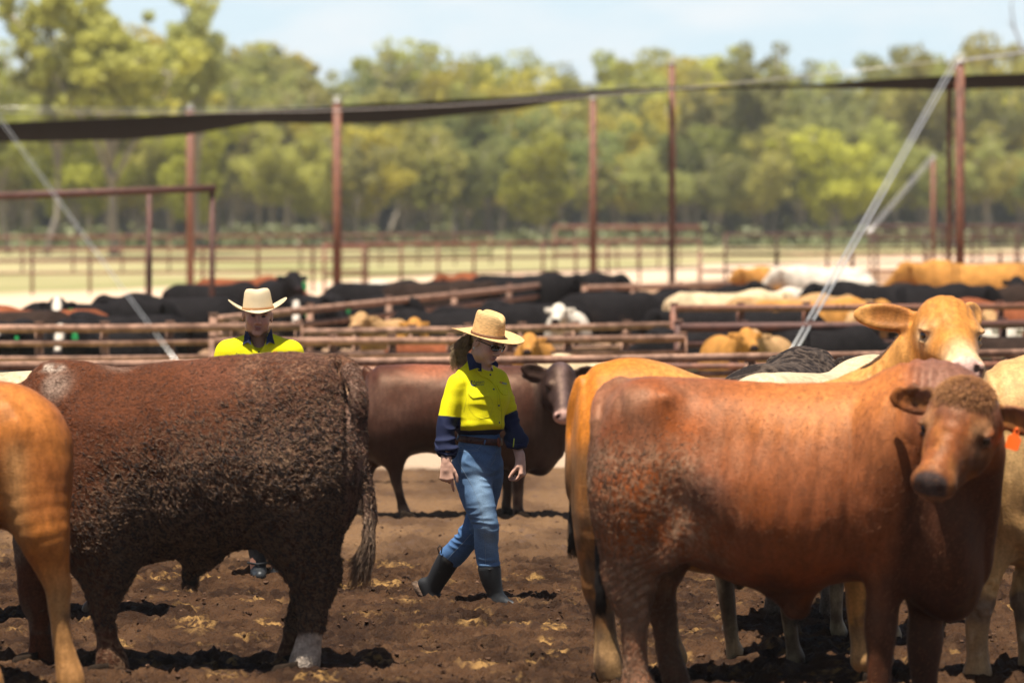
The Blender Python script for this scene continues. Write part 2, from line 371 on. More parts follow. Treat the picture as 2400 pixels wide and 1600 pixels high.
# ================================================================ ground
def ground():
    ys = [-8, 0, 6, 10, 13, 14.5]; y = 15.4
    while y < 24: ys.append(y); y += .022
    while y < 36: ys.append(y); y += .05
    st = .08
    while y < 2500: ys.append(y); y += st; st *= 1.06
    ys = np.array(ys)
    xs = list(np.arange(-3.5, 3.5, .02)); x = 3.5; st = .04
    while x < 1500: xs.append(x); xs.insert(0, -x); x += st; st *= 1.12
    xs = np.array(sorted(xs))
    X, Y = np.meshgrid(xs, ys, indexing='ij'); nx, ny = X.shape
    P = np.stack([X.ravel(), Y.ravel(), np.zeros(X.size)], 1)
    near = (P[:, 1] > 14) & (P[:, 1] < 37) & (np.abs(P[:, 0]) < 5)
    Q = P[near]; Qw = Q + np.stack([vn(Q, 3, 5), vn(Q, 3, 6), 0 * Q[:, 0]], 1) * .12
    a = fbm(Qw, 1.1, 2, 1); b = vn(Qw, 6.5, 2); c = vn(Qw, 14, 3); e = vn(Qw, 27, 4)
    z = .03 * a + .024 * (1 - 2 * np.abs(b)) + .034 * (1 - 2.2 * np.abs(c)) + .026 * (1 - 2 * np.abs(e)) + .010 * vn(Qw, 46, 14)
    hoof = sstep(.45, .75, vn(Qw, 4.2, 9)); z -= .045 * hoof
    # clods that stand up out of the trampled mud
    cl = sstep(.35, .7, vn(Qw, 10, 21)); z += .030 * cl
    fade = sstep(14, 15.5, Q[:, 1]) * (1 - sstep(34, 37, Q[:, 1])) * (1 - sstep(4, 5, np.abs(Q[:, 0])))
    P[near, 2] = z * fade * (1 - .55 * sstep(24, 30, Q[:, 1])) - .008
    i = np.arange(nx - 1)[:, None] * ny + np.arange(ny - 1)[None, :]; i = i.ravel()
    F = np.stack([i, i + ny, i + ny + 1, i + 1], 1)
    m = bpy.data.materials.new("ground"); m.use_nodes = True; nt = m.node_tree; nt.nodes.clear(); L = nt.links.new
    out = _n(nt, 'ShaderNodeOutputMaterial'); b = _n(nt, 'ShaderNodeBsdfPrincipled'); L(b.outputs[0], out.inputs[0])
    tc = _n(nt, 'ShaderNodeTexCoord'); sep = _n(nt, 'ShaderNodeSeparateXYZ'); L(tc.outputs['Object'], sep.inputs[0])
    def noise(sc, det=4, st=None):
        n = _n(nt, 'ShaderNodeTexNoise'); n.inputs['Scale'].default_value = sc; n.inputs['Detail'].default_value = det
        if st:
            mp = _n(nt, 'ShaderNodeMapping'); mp.inputs['Scale'].default_value = st; L(tc.outputs['Object'], mp.inputs[0]); L(mp.outputs[0], n.inputs['Vector'])
        else: L(tc.outputs['Object'], n.inputs['Vector'])
        return n.outputs[0]
    def mr(v, a, b_, c=0, d=1):
        r = _n(nt, 'ShaderNodeMapRange'); L(v, r.inputs[0])
        for k, q in zip(('From Min', 'From Max', 'To Min', 'To Max'), (a, b_, c, d)): r.inputs[k].default_value = q
        return r.outputs[0]
    def math_(op, a, b_):
        r = _n(nt, 'ShaderNodeMath', operation=op)
        for k, q in enumerate((a, b_)):
            if isinstance(q, (int, float)): r.inputs[k].default_value = q
            else: L(q, r.inputs[k])
        return r.outputs[0]
    def mixr(f, A, B):
        r = _n(nt, 'ShaderNodeMix', data_type='RGBA')
        if isinstance(f, (int, float)): r.inputs['Factor'].default_value = f
        else: L(f, r.inputs['Factor'])
        for k, q in (('A', A), ('B', B)):
            if isinstance(q, tuple): r.inputs[k].default_value = (*q, 1)
            else: L(q, r.inputs[k])
        return r.outputs['Result']
    y = sep.outputs[1]; x = sep.outputs[0]
    n1 = noise(1.7, 6); n2 = noise(9, 6); n3 = noise(45, 4); nb = noise(.35, 3)
    mud = mixr(mr(n1, .4, .62), (.022, .0095, .004), (.064, .030, .013))
    mud = mixr(mr(n2, .5, .72, 0, .55), mud, (.105, .055, .026))
    mud = mixr(mr(n3, .56, .7, 0, .7), mud, (.022, .013, .009))
    # trodden straw and dry dung
    ns = noise(3.2, 6, (1, .7, 1)); strw = math_('MULTIPLY', mr(ns, .58, .68, 0, 1), mr(noise(24, 4), .42, .58))
    mud = mixr(math_('MULTIPLY', strw, .75), mud, (.36, .20, .065))
    # darker mud nearer, drier pale mud further back
    wob = math_('MULTIPLY', math_('SUBTRACT', n1, .5), 3.0); yw = math_('ADD', y, wob)
    dry = mr(yw, 24.0, 26.0)
    drymud = mixr(mr(noise(1.3, 5, (1, .35, 1)), .42, .6), (.085, .046, .024), (.165, .092, .045))
    drymud = mixr(mr(noise(7, 4), .55, .68, 0, .7), drymud, (.10, .06, .04))
    mud = mixr(dry, mud, drymud)
    yw2 = math_('ADD', y, math_('MULTIPLY', math_('SUBTRACT', n1, .5), 1.5))
    c = mixr(mr(yw2, 33.9, 34.5), mud, (.42, .30, .20))
    grass = mixr(mr(nb, .42, .6), (.22, .24, .07), (.40, .34, .15))
    c = mixr(mr(yw2, 36.8, 37.4), c, grass)
    pen = mixr(mr(noise(.5, 4), .4, .6), (.27, .15, .085), (.42, .26, .15))
    c = mixr(mr(yw2, 44.0, 45.5), c, pen)
    u = math_('SUBTRACT', math_('ADD', y, math_('MULTIPLY', math_('SUBTRACT', nb, .5), 14.0)), math_('MULTIPLY', x, 3.1))
    c = mixr(mr(u, 116, 122), c, (.62, .44, .30))
    c = mixr(mr(u, 156, 166), c, mixr(mr(noise(.06, 4), .42, .58), (.24, .225, .09), (.40, .33, .17)))
    L(c, b.inputs['Base Color'])
    L(mr(yw, 20.0, 26.0, .62, .95), b.inputs['Roughness']); b.inputs['Specular IOR Level'].default_value = .08
    bp = _n(nt, 'ShaderNodeBump'); bp.inputs['Strength'].default_value = .8; bp.inputs['Distance'].default_value = .03
    L(math_('ADD', noise(38, 6), math_('MULTIPLY', noise(110, 3), .5)), bp.inputs['Height']); L(bp.outputs[0], b.inputs['Normal'])
    g = mk('ground', P, F, m); tag(g, kind='structure'); return g
GROUND = ground()
def clods():
    n = 52000; r = np.random.default_rng(5)
    y = 16.2 + 12 * r.uniform(0, 1, n) ** 1.3; x = r.uniform(-3.4, 3.4, n) * y / 20; sz = .003 + .011 * r.uniform(0, 1, n) ** 3
    keep = vn(np.stack([x, y, 0 * x], 1), 1.5, 3) + .6 * vn(np.stack([x, y, 0 * x], 1), 5, 8) > -.25; x, y, sz = x[keep], y[keep], sz[keep]; n = len(x)
    me = GROUND.data; co = np.empty(len(me.vertices) * 3, np.float32); me.vertices.foreach_get('co', co); co = co.reshape(-1, 3)
    k = (np.abs(co[:, 0]) < 5) & (co[:, 1] > 15) & (co[:, 1] < 30); H = np.full((1000, 1500), 0.0); q = co[k]; H[((q[:, 0] + 5) * 100).astype(int).clip(0, 999), ((q[:, 1] - 15) * 100).astype(int).clip(0, 1499)] = q[:, 2]
    z = H[((x + 5) * 100).astype(int).clip(0, 999), ((y - 15) * 100).astype(int).clip(0, 1499)]
    g = (1 + 5 ** .5) / 2; I = np.array([(-1, g, 0), (1, g, 0), (-1, -g, 0), (1, -g, 0), (0, -1, g), (0, 1, g), (0, -1, -g), (0, 1, -g), (g, 0, -1), (g, 0, 1), (-g, 0, -1), (-g, 0, 1)]) / 1.9
    T = np.array([(0, 11, 5), (0, 5, 1), (0, 1, 7), (0, 7, 10), (0, 10, 11), (1, 5, 9), (5, 11, 4), (11, 10, 2), (10, 7, 6), (7, 1, 8), (3, 9, 4), (3, 4, 2), (3, 2, 6), (3, 6, 8), (3, 8, 9), (4, 9, 5), (2, 4, 11), (6, 2, 10), (8, 6, 7), (9, 8, 1)])
    V = I[None] * (sz[:, None, None] * r.uniform(.4, 1.5, (n, 12, 1))) * np.array([1.2, 1.2, .8]) + np.stack([x, y, z + sz * .35], 1)[:, None, :]
    F = (T[None] + np.arange(n)[:, None, None] * 12).reshape(-1, 3)
    tag(mk('mud_clods', V.reshape(-1, 3), F, mat('clod_mud', (.042, .020, .010), .85, var=.5, vscale=3, col2=(.095, .05, .027), c2scale=6, c2pos=(.45, .65), spec=.15), smooth=False), 'crumbs and clods of trampled mud scattered over the yard', 'mud clods', kind='stuff')
clods()

# ================================================================ steel: fences, posts, shade
RUST = mat('rust_paint', (.19, .075, .042), .65, var=.3, vscale=14, col2=(.12, .05, .03), c2scale=9, c2pos=(.5, .7))
RUSTP = mat('rust_pale', (.30, .165, .105), .8, var=.35, vscale=14, col2=(.17, .085, .05), c2scale=5)
RUSTD = mat('rust_dark', (.095, .040, .028), .7, var=.3, vscale=9)
WIRE = mat('galvanised_wire', (.62, .60, .56), .35, metal=.6)
def gxy(px, d): return np.array([(px - 1200) * d / FPX, d])
def fence(label, a, b, rails, post_px=None, npost=None, mat_=RUST, top=None, pr=.045, group=None, cat='fence', wires=()):
    A = gxy(*a); B = gxy(*b); mid = (A + B) / 2
    t = tag(empty('rail_fence', (A[0], A[1], 0)), label, cat, group)
    dirv = (B - A) / np.linalg.norm(B - A); ln = np.linalg.norm(B - A)
    off = np.array([-dirv[1], dirv[0]]);
    if off[1] > 0: off = -off
    for z, r in rails:
        m = MB(); q = off * (pr + r * .6)
        m.tube([(A[0] + q[0], A[1] + q[1], z), ((A[0] + B[0]) / 2 + q[0], mid[1] + q[1], z - .01), (B[0] + q[0], B[1] + q[1], z)], r * .78, 10); m.build('rail', mat_, t)
    for z in wires:
        m = MB(); q = off * (pr + .01)
        m.tube([(A[0] + q[0], A[1] + q[1], z), (mid[0] + q[0], mid[1] + q[1], z - .015), (B[0] + q[0], B[1] + q[1], z)], .008, 6); m.build('cable', WIRE, t)
    top = top or rails[0][0] + .05
    n = npost or max(2, int(ln / 2.6))
    for k in range(n):
        f = k / (n - 1); p = A + (B - A) * f
        m = MB(); m.tube([(p[0], p[1], -.05), (p[0], p[1], top)], pr, 10); m.tube([(p[0], p[1], top), (p[0], p[1], top + .012)], pr * 1.12, 10)
        m.build('post', mat_, t)
    return t
fence('thick low rust rail fence straight behind the cattle in the near yard', (-260, 30.9), (2660, 34.6), [(1.04, .045), (.90, .03), (.74, .03)], npost=10, mat_=RUSTP, pr=.05, top=1.0)
fence('rust fence with three rails and capless posts behind the left steer and the man', (-220, 39.5), (700, 40.5), [(1.10, .055), (.95, .045), (.79, .04)], npost=7, mat_=RUSTP, wires=(.65,))
fence('rust rail fence between the man and the walking woman, in front of the dark herd', (700, 41), (1590, 44), [(1.02, .05), (.90, .04), (.78, .045), (.62, .04)], npost=8, mat_=RUSTP, wires=(.5, .7))
fence('dark rust double rail fence behind the raised orange head', (1590, 40), (2640, 42), [(1.10, .06), (.93, .05)], npost=8, mat_=RUSTD, wires=(.66, .78))
fence('rust fence with grey cable runs just behind the cream back', (1250, 37.2), (2640, 38.0), [(.80, .04), (.66, .035)], npost=10, mat_=RUST, wires=(.72, .88))
fence('long slanting pipe rail climbing from the hat of the man towards the tall posts', (500, 41.5), (1400, 70), [(1.15, .055), (.98, .045), (.80, .045)], npost=7, mat_=RUSTP)
fence('short slanting pipe rail fence right of the tall pair of posts', (1370, 62), (1700, 66), [(1.12, .06), (.92, .05), (.72, .05), (.5, .05)], npost=4, mat_=RUSTP)
fence('far rust fence along the pale track at the left', (-200, 112), (860, 118), [(1.35, .06), (1.0, .05), (.65, .05)], npost=9, mat_=RUST)
fence('distant rust fence on the grass at the left edge below the trees', (-200, 150), (1150, 190), [(1.5, .09), (1.0, .07), (.6, .06)], npost=14, mat_=RUST)
fence('distant rust fence across the grass behind the tall middle posts', (760, 112), (1640, 130), [(1.5, .06), (1.05, .06), (.6, .05)], npost=12, mat_=RUST)
fence('distant red brown fence panel row in front of the middle trees', (1300, 170), (1640, 172), [(1.9, .10), (1.3, .07), (.7, .06)], npost=8, mat_=RUST)
fence('long pale rust fence behind the cream cattle at the right', (1640, 84), (2680, 88), [(1.45, .05), (1.1, .045), (.75, .045)], npost=7, mat_=RUSTP, wires=(1.28, .9))
fence('thin far fence along the dirt lane at the upper right', (1700, 120), (2700, 132), [(1.75, .05), (1.3, .045), (.85, .045)], npost=10, mat_=RUSTD)
fence('short dark far fence beside the small red post at the right', (2040, 150), (2700, 160), [(1.95, .08), (1.45, .07)], npost=9, mat_=RUSTD)
# sloping weathered slab of dirt bank edge is left to the ground; shade structure:
fence('middle run of pale rust rails crossing behind the walking woman', (500, 38.6), (1600, 39.6), [(1.00, .05), (.86, .035), (.70, .05), (.55, .035)], npost=9, mat_=RUSTP, wires=(.78, .62))
fence('pale rust rails behind the near cream back at the right', (1580, 43.5), (2640, 45), [(1.22, .05), (.98, .045), (.72, .05)], npost=8, mat_=RUST)
SHADE_POST = []
def tall_post(label, px, d, ytop, r, mt=RUST, cap=True, grp='tall rust posts of the shade structure'):
    g = gxy(px, d); zt = CAMH - (ytop - HOR) * d / FPX
    t = tag(empty('shade_post', (g[0], g[1], 0)), label, 'post', grp)
    m = MB(); m.tube([(g[0], g[1], -.1), (g[0], g[1], zt)], r, 16); m.build('pole', mt, t)
    m = MB(); m.tube([(g[0], g[1], -.02), (g[0], g[1], .03)], r * 2.0, 12); m.build('base_plate', mt, t)
    if cap:
        m = MB(); m.tube([(g[0], g[1], zt), (g[0], g[1], zt + .03)], r * 1.15, 12)
        m.tube([(g[0] - .05, g[1], zt + .03), (g[0] - .05, g[1], zt + .14), (g[0] + .05, g[1], zt + .14), (g[0] + .05, g[1], zt + .03)], .014, 6); m.build('eye_bolt', WIRE, t)
    return t
tall_post('thick bright rust post at the right edge, nearest and widest of the shade posts', 2250, 66, 148, .078)
tall_post('thinner rust post close behind the thick right post', 2225, 73, 185, .045)
tall_post('short distant rust post with a stay wire, left of the thick right post', 2187, 118, 372, .07)
tall_post('tall thin rust post right of centre that sticks up above the shade cloth', 1575, 88, 150, .075)
tall_post('rust post left of the tallest centre post, ending under the shade cloth', 1390, 92, 232, .085)
tall_post('rust post between the man and the woman standing up past the shade cloth', 790, 78, 240, .088)
tall_post('rust post behind the gate frame at the left, ending under the shade cloth', 446, 108, 255, .11)
CLOTH = mat('shade_cloth', (.006, .0055, .0055), .95, var=.2, vscale=3, spec=.05)
def sail(name, label, up, lo, d0, d1):
    n = 60; U = np.array(up, float); Lo = np.array(lo, float)
    px = np.linspace(U[0, 0], U[-1, 0], n); V = []; F = []
    for i, x in enumerate(px):
        f = i / (n - 1); a = d0[0] + (d0[1] - d0[0]) * f; b = d1[0] + (d1[1] - d1[0]) * f
        yu = np.interp(x, U[:, 0], U[:, 1]); yl = np.interp(x, Lo[:, 0], Lo[:, 1])
        for j in range(5):
            g = j / 4; y_ = yu + (yl - yu) * g; d = a + (b - a) * g
            V.append(W(x * 1.0, y_, d) + np.array([0, 0, -.03 * math.sin(g * math.pi)]))
    k = len(V); V = np.array(V); V = np.concatenate([V, V + np.array([0, .02, .012])])
    for i in range(n - 1):
        for j in range(4):
            q = [i * 5 + j, (i + 1) * 5 + j, (i + 1) * 5 + j + 1, i * 5 + j + 1]; F.append(q); F.append([v + k for v in q[::-1]])
    return tag(mk(name, V, F, CLOTH), label, 'shade cloth')
sail('shade_cloth', 'long sagging black shade cloth twisting from the left edge past the centre',
     [(-60, 292), (0, 290), (440, 270), (600, 262), (790, 250), (1200, 228), (1400, 213), (1560, 206)],
     [(-60, 336), (0, 334), (300, 328), (450, 315), (600, 289), (790, 291), (900, 289), (1200, 258), (1400, 226), (1560, 215)], (72, 84), (75, 90))
sail('shade_cloth', 'black shade cloth narrowing leftwards from the thick right post',
     [(1562, 205), (1700, 203), (1900, 200), (2060, 188), (2200, 180), (2320, 176), (2480, 172)],
     [(1562, 212), (1700, 208), (1900, 206), (2060, 210), (2200, 211), (2320, 208), (2480, 204)], (84, 66.5), (88, 71))
def cable(label, a, b, r, nn=2, gap=.06, sag=0.0, cat='cable'):
    A = W(*a); B = W(*b); t = tag(empty('stay_cable', A), label, cat)
    for k in range(nn):
        m = MB(); o = np.array([(k - (nn - 1) / 2) * gap, 0, 0]); P = [A + (B - A) * f + o * (1 - .3 * f) - np.array([0, 0, sag * math.sin(f * math.pi)]) for f in np.linspace(0, 1, 9)]
        m.tube(P, r, 6); m.build('strand', WIRE, t)
    m = MB(); m.ball(B, r * 2.2); m.build('clamp', WIRE, t); return t
cable('thick pale double stay cable slanting down left from the thick right post', (2238, 146, 65.9), (1846, 846, 38.5), .012, 2, .085)
cable('thinner grey stay cable slanting down from the short distant post', (2186, 368, 117), (2035, 545, 112), .017, 2, .12)
cable('faint thin double stay cable crossing the gate frame at the left edge', (-40, 222, 60), (412, 845, 38.5), .0035, 2, .06, .02)
cable('thin upper cable strung above the left shade cloth', (-60, 262, 74), (2236, 140, 66.2), .007, 1, .1, .35)
cable('second thin cable just above the left shade cloth', (-60, 250, 76), (1560, 196, 84), .007, 1, .1, .25)
cable('thin cable leaving the top of the thick right post to the right', (2250, 142, 66), (2480, 112, 72), .014, 2, .1)
def gate_frame():
    d = 58; g0 = gxy(-60, d); t = tag(empty('gate_frame', (g0[0], d, 0)), 'tall dark rust pipe gate frame at the left with two uprights under one crossbar', 'gate frame')
    A = W(-80, 462, d - 1); B = W(505, 441, d); m = MB(); m.tube([A, B], .055, 10); m.build('crossbar', RUSTD, t)
    for px, y0 in ((350, 448), (497, 442)):
        p = W(px, y0, d); m = MB(); m.tube([p - np.array([0, 0, .05]), (p[0], p[1], -.05)], .042, 10); m.build('upright', RUSTD, t)
gate_frame()
# small red marker bin by far post
def bare_branch():
    t = tag(empty('dead_tree', (*gxy(2410, 150), 0)), 'bare grey dead branch poking in at the top right corner', 'tree')
    m = MB(); P = lambda x, y: W(x, y, 150)
    m.tube([(P(2440, 0))*[1,1,0], P(2450, 400), P(2420, 130)], [.3, .2, .07], 6); m.tube([P(2420, 130), P(2395, 110), P(2378, 70), P(2370, 20), P(2372, -10)], [.07, .05, .04, .03, .02], 5)
    m.tube([P(2378, 70), P(2366, 55), P(2362, 45)], [.03, .02, .015], 5); m.build('limb', mat('dead_wood', (.22, .2, .19), .9, var=.2), t)
bare_branch()

# ================================================================ trees
LEAF = []
for k, c in enumerate([(.39, .38, .09), (.31, .33, .10), (.50, .46, .07), (.37, .36, .12)]):
    m_ = mat('leaf_%d' % k, c, .6, var=.3, vscale=.9, obj=True, spec=.2); nt_ = m_.node_tree
    b_ = [n for n in nt_.nodes if n.type == 'BSDF_PRINCIPLED'][0]; o_ = [n for n in nt_.nodes if n.type == 'OUTPUT_MATERIAL'][0]
    tr = _n(nt_, 'ShaderNodeBsdfTranslucent'); ms = _n(nt_, 'ShaderNodeMixShader'); ms.inputs[0].default_value = .5
    nt_.links.new(b_.inputs['Base Color'].links[0].from_socket, tr.inputs[0]); nt_.links.new(b_.outputs[0], ms.inputs[1]); nt_.links.new(tr.outputs[0], ms.inputs[2]); nt_.links.new(ms.outputs[0], o_.inputs[0]); LEAF.append(m_)
BARK = mat('gum_bark', (.30, .25, .20), .9, var=.4, vscale=1.2, stretch=(1, 1, .25))
def tree_mesh(seed, H, R, base, nclump, nleaf, ls, tall=False, cs=.34):
    r = np.random.default_rng(seed); tm = MB(); cl = []
    def limb(p, dv, ln, rad, lvl):
        pts = [p]; q = p.copy(); v = dv / np.linalg.norm(dv)
        for i in range(5):
            v = v + r.normal(0, .12, 3); v[2] += .06; v /= np.linalg.norm(v); q = q + v * ln / 5; pts.append(q.copy())
        tm.tube(pts, np.linspace(rad, rad * .45, 6), 7 if lvl == 0 else 5)
        return pts, v
    fork = H * base
    pts, v = limb(np.zeros(3), np.array([r.normal(0, .05), r.normal(0, .05), 1.0]), fork, H * .016, 0)
    nl = 7
    for i in range(nl):
        a = i * 2.4 + r.uniform(0, .6); sp = r.uniform(.25, .75) * (.55 if tall else 1)
        f0 = pts[-1] * .5 + pts[3] * .5 if i % 2 else pts[-1]
        lp, lv = limb(f0, np.array([math.cos(a) * sp, math.sin(a) * sp, 1.0]), (H - fork) * r.uniform(.45, .95), H * .008, 1)
        for j in (2, 3, 4, 5): cl.append((lp[j], r.uniform(.55, 1.0)))
        for s_ in range(2):
            aa = r.uniform(0, 6.28); k2 = r.integers(2, 5)
            l2, _ = limb(lp[k2], np.array([math.cos(aa), math.sin(aa), .35]), R * r.uniform(.4, .8), H * .004, 2); cl.append((l2[3], r.uniform(.5, .9))); cl.append((l2[5], r.uniform(.5, .9)))
    while len(cl) < nclump:
        p, s_ = cl[r.integers(0, len(cl))]; cl.append((p + r.normal(0, R * .2, 3), s_ * r.uniform(.6, 1)))
    C = np.array([c[0] for c in cl[:nclump]]); S = np.array([c[1] for c in cl[:nclump]]) * R * cs
    which = r.integers(0, len(C), nleaf); dirs = r.normal(0, 1, (nleaf, 3)); dirs /= np.linalg.norm(dirs, axis=1)[:, None]
    rad = r.uniform(.35, 1, nleaf) ** .5
    P = C[which] + dirs * (S[which] * rad)[:, None] * np.array([1, 1, .72])
    t = r.normal(0, 1, (nleaf, 3)); t[:, 2] -= .5; t /= np.linalg.norm(t, axis=1)[:, None]
    n = np.cross(t, dirs + r.normal(0, .5, (nleaf, 3))); n /= np.linalg.norm(n, axis=1)[:, None] + 1e-9
    sz = ls * r.uniform(.6, 1.3, nleaf)
    a = t * sz[:, None]; b = n * sz[:, None] * .4
    V = np.stack([P - a, P + b, P + a, P - b], 1).reshape(-1, 3); F = np.arange(nleaf * 4).reshape(-1, 4)
    return (np.concatenate(tm.V), tm.F), (V, F)
def tree_proto(i, *a, leafmat=0, **k):
    (tv, tf), (lv, lf) = tree_mesh(i, *a, **k)
    t = empty('gum_tree', (0, 0, 0)); mk('trunk', tv, tf, BARK, t); c = mk('crown', lv, lf, LEAF[leafmat], t, smooth=False); return t
PROTO = [tree_proto(1, 16, 4.5, .34, 70, 9000, .24, leafmat=0), tree_proto(2, 15, 4.8, .28, 80, 10000, .24, leafmat=1), tree_proto(3, 18, 4.2, .36, 78, 7000, .24, leafmat=3, cs=.23, tall=True),
         tree_proto(4, 11, 4.2, .18, 70, 9000, .22, leafmat=2), tree_proto(5, 17, 3.8, .25, 96, 9000, .24, leafmat=0, cs=.25, tall=True), tree_proto(6, 13, 4.6, .20, 80, 10000, .23, leafmat=0)]
used = set()
def tree(k, px, d, ht, label=None, group='gum trees of the line behind the yards', rz=None, wd=1.0):
    src = PROTO[k]; H0 = [16, 15, 18, 11, 17, 13][k]; s_ = ht / H0
    if k in used:
        t = src.copy(); COL.objects.link(t)
        for c in src.children:
            q = c.copy(); COL.objects.link(q); q.parent = t
    else: t = src; used.add(k)
    g = gxy(px, d); t.location = (g[0], g[1], -.1); t.rotation_euler = (0, 0, rz if rz is not None else rng.uniform(0, 6.28)); t.scale = (s_ * wd, s_ * wd, s_)
    for kk in list(t.keys()): del t[kk]
    tag(t, label or 'blurred green gum tree standing in the line behind the yards', 'tree', group if label is None else None); return t
# left big ones, nearer
tree(4, 268, 235, 22.5, 'tallest grey green gum with pale limbs, rising out of the frame at the upper left', rz=.3, wd=1.05)
tree(2, 110, 240, 19, 'gum at the far left with a narrow crown poking up beside the tallest tree', rz=1.2, wd=.75)
tree(2, 452, 238, 18.2, 'gum with an open crown of rounded tufts right of the tallest tree', rz=2.6, wd=.9)
tree(0, 20, 250, 14.5, 'dark gum filling the left edge above the gate frame', wd=1.0)
tree(3, 800, 290, 11, 'squat bright yellow green tree left of the middle post', wd=1.1)
tree(5, 960, 300, 13.0, 'broad lime green tree behind the shade cloth near the centre', wd=1.1)
tree(0, 1060, 330, 17.0, 'gum whose rounded crown tops the line above the woman', wd=.8)
tree(2, 1760, 330, 19.2, 'tall airy gum with separate leaf tufts right of the tall thin post', wd=.95)
tree(2, 1640, 335, 16.6, 'airy gum against the sky directly right of the tallest centre post', wd=.9)
tree(0, 2170, 350, 18.6, 'dark topped gum behind the thick right post', wd=.9)
tree(1, 2330, 350, 18.8, 'gum crown at the right edge under the dead branch', wd=.9)
def hz(px): # height of skyline in photo
    return np.interp(px, [0, 150, 500, 600, 700, 820, 900, 1000, 1100, 1250, 1330, 1400, 1500, 1600, 1800, 1900, 2000, 2100, 2250, 2400], [170, 60, 120, 130, 115, 130, 150, 150, 140, 175, 170, 160, 150, 140, 135, 165, 160, 140, 125, 140])
for row, (d0, n, fr) in enumerate([(268, 20, .74), (300, 28, .95), (335, 34, 1.08), (370, 34, 1.14), (400, 34, 1.16)]):
    for i in range(n):
        px = -80 + 2560 * (i + rng.uniform(-.3, .3)) / (n - 1); d = d0 * rng.uniform(.97, 1.04) + (px / 2400) * 60
        zt = CAMH - (hz(px) + rng.uniform(0, 38) - HOR) * d / FPX
        tree(int(rng.choice([0, 1, 2, 3, 5, 5, 1, 4])), px, d, max(8, zt * fr * rng.uniform(.9, 1.03)), wd=rng.uniform(.85, 1.15))
# far wood, one mass behind the line
(tv, tf), (lv, lf) = tree_mesh(77, 12, 5.5, .12, 90, 5000, .5)
Vs = []
for i in range(110):
    a = rng.uniform(0, 6.28); c, s_ = math.cos(a), math.sin(a); q = lv @ np.array([[c, s_, 0], [-s_, c, 0], [0, 0, rng.uniform(.9, 1.15)]]); g = gxy(-200 + 2800 * i / 109, 440 + rng.uniform(-10, 25)); Vs.append(q + np.array([g[0], g[1], -2.2]))
Vs = np.concatenate(Vs); tag(mk('far_wood', Vs, np.arange(len(Vs)).reshape(-1, 4), LEAF[1], smooth=False), 'mass of distant woodland filling the gaps behind the gum trees', 'woodland', kind='stuff')
# undergrowth at the foot of the tree line
nl = 14000; px = rng.uniform(-150, 2550, nl); d = 262 + (px / 2400) * 60 + rng.uniform(0, 60, nl); P = np.stack([(px - 1200) * d / FPX, d, rng.uniform(0, 1, nl) ** 1.6 * (.7 + 1.1 * sstep(-.2, .5, vn(np.stack([px / 60, d / 20, d * 0], 1), 1, 4)))], 1)
t = rng.normal(0, 1, (nl, 3)); t /= np.linalg.norm(t, axis=1)[:, None]; n = np.cross(t, rng.normal(0, 1, (nl, 3))); n /= np.linalg.norm(n, axis=1)[:, None]
V = np.stack([P - t * .35, P + n * .2, P + t * .35, P - n * .2], 1).reshape(-1, 3)
tag(mk('undergrowth', V, np.arange(len(V)).reshape(-1, 4), mat('scrub', (.15, .16, .06), .6, var=.3, vscale=.7), smooth=False), 'low scrub and saplings along the foot of the tree line', 'undergrowth', kind='stuff')
# ================================================================ cattle
EYE = mat('animal_eye', (.012, .008, .006), .08, spec=.8)
HOOF = mat('hoof_horn', (.022, .014, .009), .9, spec=.05, var=.4, vscale=60, bump=.3, bscale=90)
TAGO = mat('orange_tag', (.85, .12, .01), .4); TAGG = mat('green_tag', (.03, .34, .10), .4); TAGW = mat('white_tag', (.75, .73, .68), .4)
COAT = mat('coat_smooth', attr='Col', rough=.46, var=.18, vscale=80, bump=.4, bscale=120, spec=.26, bdist=.006, streak=.22)
CURLY = mat('coat_matted', attr='Col', rough=.75, var=.35, vscale=75, streak=.18, bump=.8, bscale=100, spec=.2, bdist=.012)
for _m in (COAT, CURLY):
    _b = [n for n in _m.node_tree.nodes if n.type == 'BSDF_PRINCIPLED'][0]; _b.inputs['Specular Tint'].default_value = (1.0, .62, .38, 1)
HAIRT2 = mat('mud_tipped_hair', (.15, .082, .044), .85, var=.5, vscale=30); HAIRT3 = mat('dusty_brown_hair', (.13, .055, .030), .8, var=.4, vscale=30); HAIRR = mat('red_hair', (.24, .085, .03), .7, var=.5, vscale=20)
HAIRD = mat('dark_hair', (.022, .014, .010), .6, var=.4, vscale=40); HAIRT = mat('muddy_hair', (.20, .125, .075), .8, var=.4, vscale=40); HAIRG = mat('grey_brown_hair', (.15,.10,.075), .8, var=.4, vscale=40)
